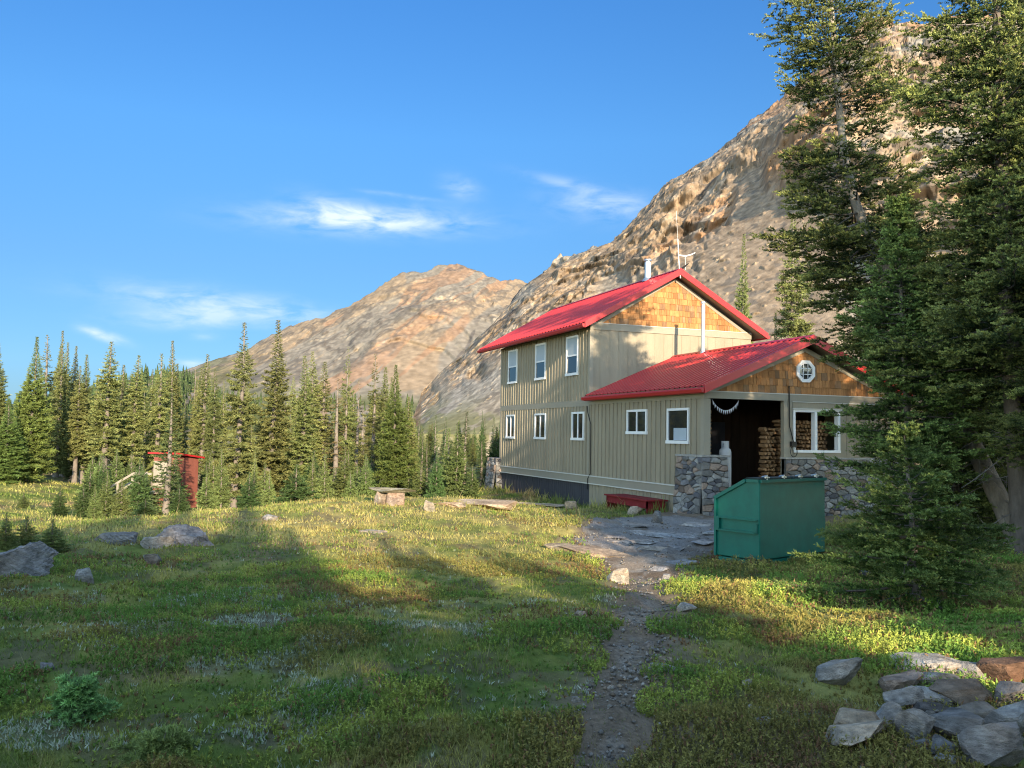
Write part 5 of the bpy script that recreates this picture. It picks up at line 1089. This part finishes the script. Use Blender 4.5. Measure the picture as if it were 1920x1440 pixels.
def make_heather():
    rng = np.random.default_rng(95); x, y, r = scatter(175000, 3.0, 26, -54, 25, rng)
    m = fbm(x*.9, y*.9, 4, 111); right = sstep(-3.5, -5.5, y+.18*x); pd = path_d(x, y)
    keep = (pd > .05) & ~in_hut(x, y) & ~in_bin(x, y) & (rng.random(len(x)) < .12+sstep(.40, .56, m+.12*right)) & ((r < 15) | (y < -6.5) & (x < 15) | (rng.random(len(x)) < .3))
    x, y, r, m = x[keep], y[keep], r[keep], m[keep]; n = len(x); z = hgt(x, y); right = sstep(-3.5, -5.5, y+.18*x)
    H = (.022+.034*rng.random(n))*(.5+1.2*sstep(.4, .62, m))*(1+.9*right*sstep(.45, .6, m)); sd = unit(np.stack([rng.normal(0, .22, n), rng.normal(0, .22, n), np.ones(n)], -1))
    k = 8; idx = np.repeat(np.arange(n), k); u = np.tile(np.linspace(.1, 1, k), n); base = np.stack([x, y, z], -1)[idx]+sd[idx]*(H[idx]*u)[:, None]
    dd = unit(rng.normal(0, .8, (len(idx), 3))+np.array([0, 0, .55])[None]); ln = (.010+.010*rng.random(len(idx)))*(1+right[idx]*.4)*(1+r[idx]*.05); wd = ln*.5
    V = blades(base, dd, ln, wd, rng)
    c1 = lerp(np.broadcast_to(C_(.105, .185, .035), (n, 3)), C_(.24, .28, .055), sstep(.4, .65, fbm(x*1.9, y*1.9, 3, 113))); c1 = lerp(c1, C_(.20, .16, .05), sstep(.5, .62, fbm(x*.7, y*.7, 3, 117))*.8); c1 = lerp(c1, C_(.17, .09, .05), (rng.random(n) < .08+.5*sstep(.55, .7, fbm(x*1.3, y*1.3, 3, 119)))*.9)
    c1 = c1*(1+.45*right*sstep(16, 9, x))[:, None]  # painted sunlight: heather colour raised towards the near right
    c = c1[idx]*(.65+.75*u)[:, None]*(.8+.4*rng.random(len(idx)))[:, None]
    # silver pussytoes leaves
    x2, y2, r2 = scatter(60000, 3.0, 22, -45, 13, rng); sv = silver(x2, y2); kp = (rng.random(len(x2)) < sv*.85+.05*(fbm(x2*1.5, y2*1.5, 3, 37) > .5)*(y2 > -5)) & (path_d(x2, y2) > .1); x2, y2, r2 = x2[kp], y2[kp], r2[kp]; n2 = len(x2)
    print('silver', n2, 'heather', n)
    k2 = 4; id2 = np.repeat(np.arange(n2), k2); b2 = np.stack([x2, y2, hgt(x2, y2)+.01], -1)[id2]+rng.normal(0, .012, (len(id2), 3))*np.array([1, 1, .3]); d2 = unit(rng.normal(0, .4, (len(id2), 3))+np.array([0, 0, .9])[None]); l2 = (.016+.016*rng.random(len(id2)))*(1+r2[id2]*.03)
    V2 = blades(b2, d2, l2, l2*.32, rng); c2 = np.tile(C_(.43, .48, .37)[None], (len(id2), 1))*(.6+.6*rng.random(len(id2)))[:, None]
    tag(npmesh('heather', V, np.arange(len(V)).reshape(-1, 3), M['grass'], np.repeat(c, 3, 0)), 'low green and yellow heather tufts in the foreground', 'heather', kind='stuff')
    tag(npmesh('silver_ground_cover', V2, np.arange(len(V2)).reshape(-1, 3), M['grass'], np.repeat(c2, 3, 0)), 'patches of silvery grey ground cover in the shaded meadow', 'ground cover', kind='stuff')
make_heather()
def make_gravel():
    rng = np.random.default_rng(97); x, y, r = scatter(60000, 3.2, 24, -48, -5, rng); pd = path_d(x, y); keep = (pd < .12) & (rng.random(len(x)) < .10+.5*sstep(.42, .6, fbm(x*1.8, y*1.8, 3, 77))) & ~in_bin(x, y) & (x < 22.2); x, y, r = x[keep], y[keep], r[keep]; n = len(x)
    oct_v = np.array([(1, 0, 0), (0, 1, 0), (-1, 0, 0), (0, -1, 0), (0, 0, .6), (0, 0, -.6)], float); oct_f = np.array([(0, 1, 4), (1, 2, 4), (2, 3, 4), (3, 0, 4), (1, 0, 5), (2, 1, 5), (3, 2, 5), (0, 3, 5)])
    s = (.006+.018*rng.random(n)**2.5)*(1+r*.03); a = rng.random(n)*6.28
    ov = oct_v[None]*(.65+.7*rng.random((n, 6, 1))); rx = ov[..., 0]*np.cos(a)[:, None]-ov[..., 1]*np.sin(a)[:, None]*.7; ry = ov[..., 0]*np.sin(a)[:, None]+ov[..., 1]*np.cos(a)[:, None]*.7
    V = np.stack([x[:, None]+rx*s[:, None], y[:, None]+ry*s[:, None], (hgt(x, y)+.012+s*.2)[:, None]+ov[..., 2]*s[:, None]], -1).reshape(-1, 3)
    F = (oct_f[None]+(np.arange(n)*6)[:, None, None]).reshape(-1, 3); k = .5+.9*rng.random(n); c = np.stack([.23*k, .215*k, .195*k], -1); c = np.where((rng.random(n) < .25)[:, None], c*C_(1.15, .95, .75), c)
    tag(npmesh('gravel', V, F, M['stone'], np.repeat(c, 6, 0)), 'loose gravel and small stones on the path', 'gravel', kind='stuff')
make_gravel()
def far_forest():
    rng = np.random.default_rng(99); V = []; F = []; Cs = []; n0 = 0
    for i in range(1500):
        px = rng.uniform(-60, 420) if rng.random() < .8 else rng.uniform(420, 960); top = np.interp(px, [-60, 0, 150, 260, 340, 420, 960], [770, 762, 730, 708, 700, 745, 770])
        dp = rng.uniform(480, 600); py = top+rng.random()*70+2; P = at_depth(px, py, dp); h = rng.uniform(5, 11)*.8; r = h*.16
        for q in range(3):
            z0 = P[2]+h*(.1+.25*q); rr_ = r*(1-.28*q); ang = np.arange(6)*math.pi/3+rng.random(); ring = np.stack([P[0]+rr_*np.cos(ang)*(.6+.8*rng.random(6)), P[1]+rr_*np.sin(ang)*(.6+.8*rng.random(6)), np.full(6, z0)], -1)
            V.append(np.vstack([ring, [[P[0], P[1], z0+h*.42]]])); F.append(np.array([(k, (k+1) % 6, 6) for k in range(6)])+n0); n0 += 7; Cs.append(np.tile(np.array([.06, .085, .03])*(.7+.6*rng.random()), (7, 1)))
    tag(npmesh('far_forest', np.vstack(V), np.vstack(F), M['fol'], np.vstack(Cs)), 'distant conifer forest on the low hill left of the mountain', 'forest', kind='stuff')
far_forest()
print('TRIS', sum(len(o.data.polygons) for o in bpy.data.objects if o.type == 'MESH'))
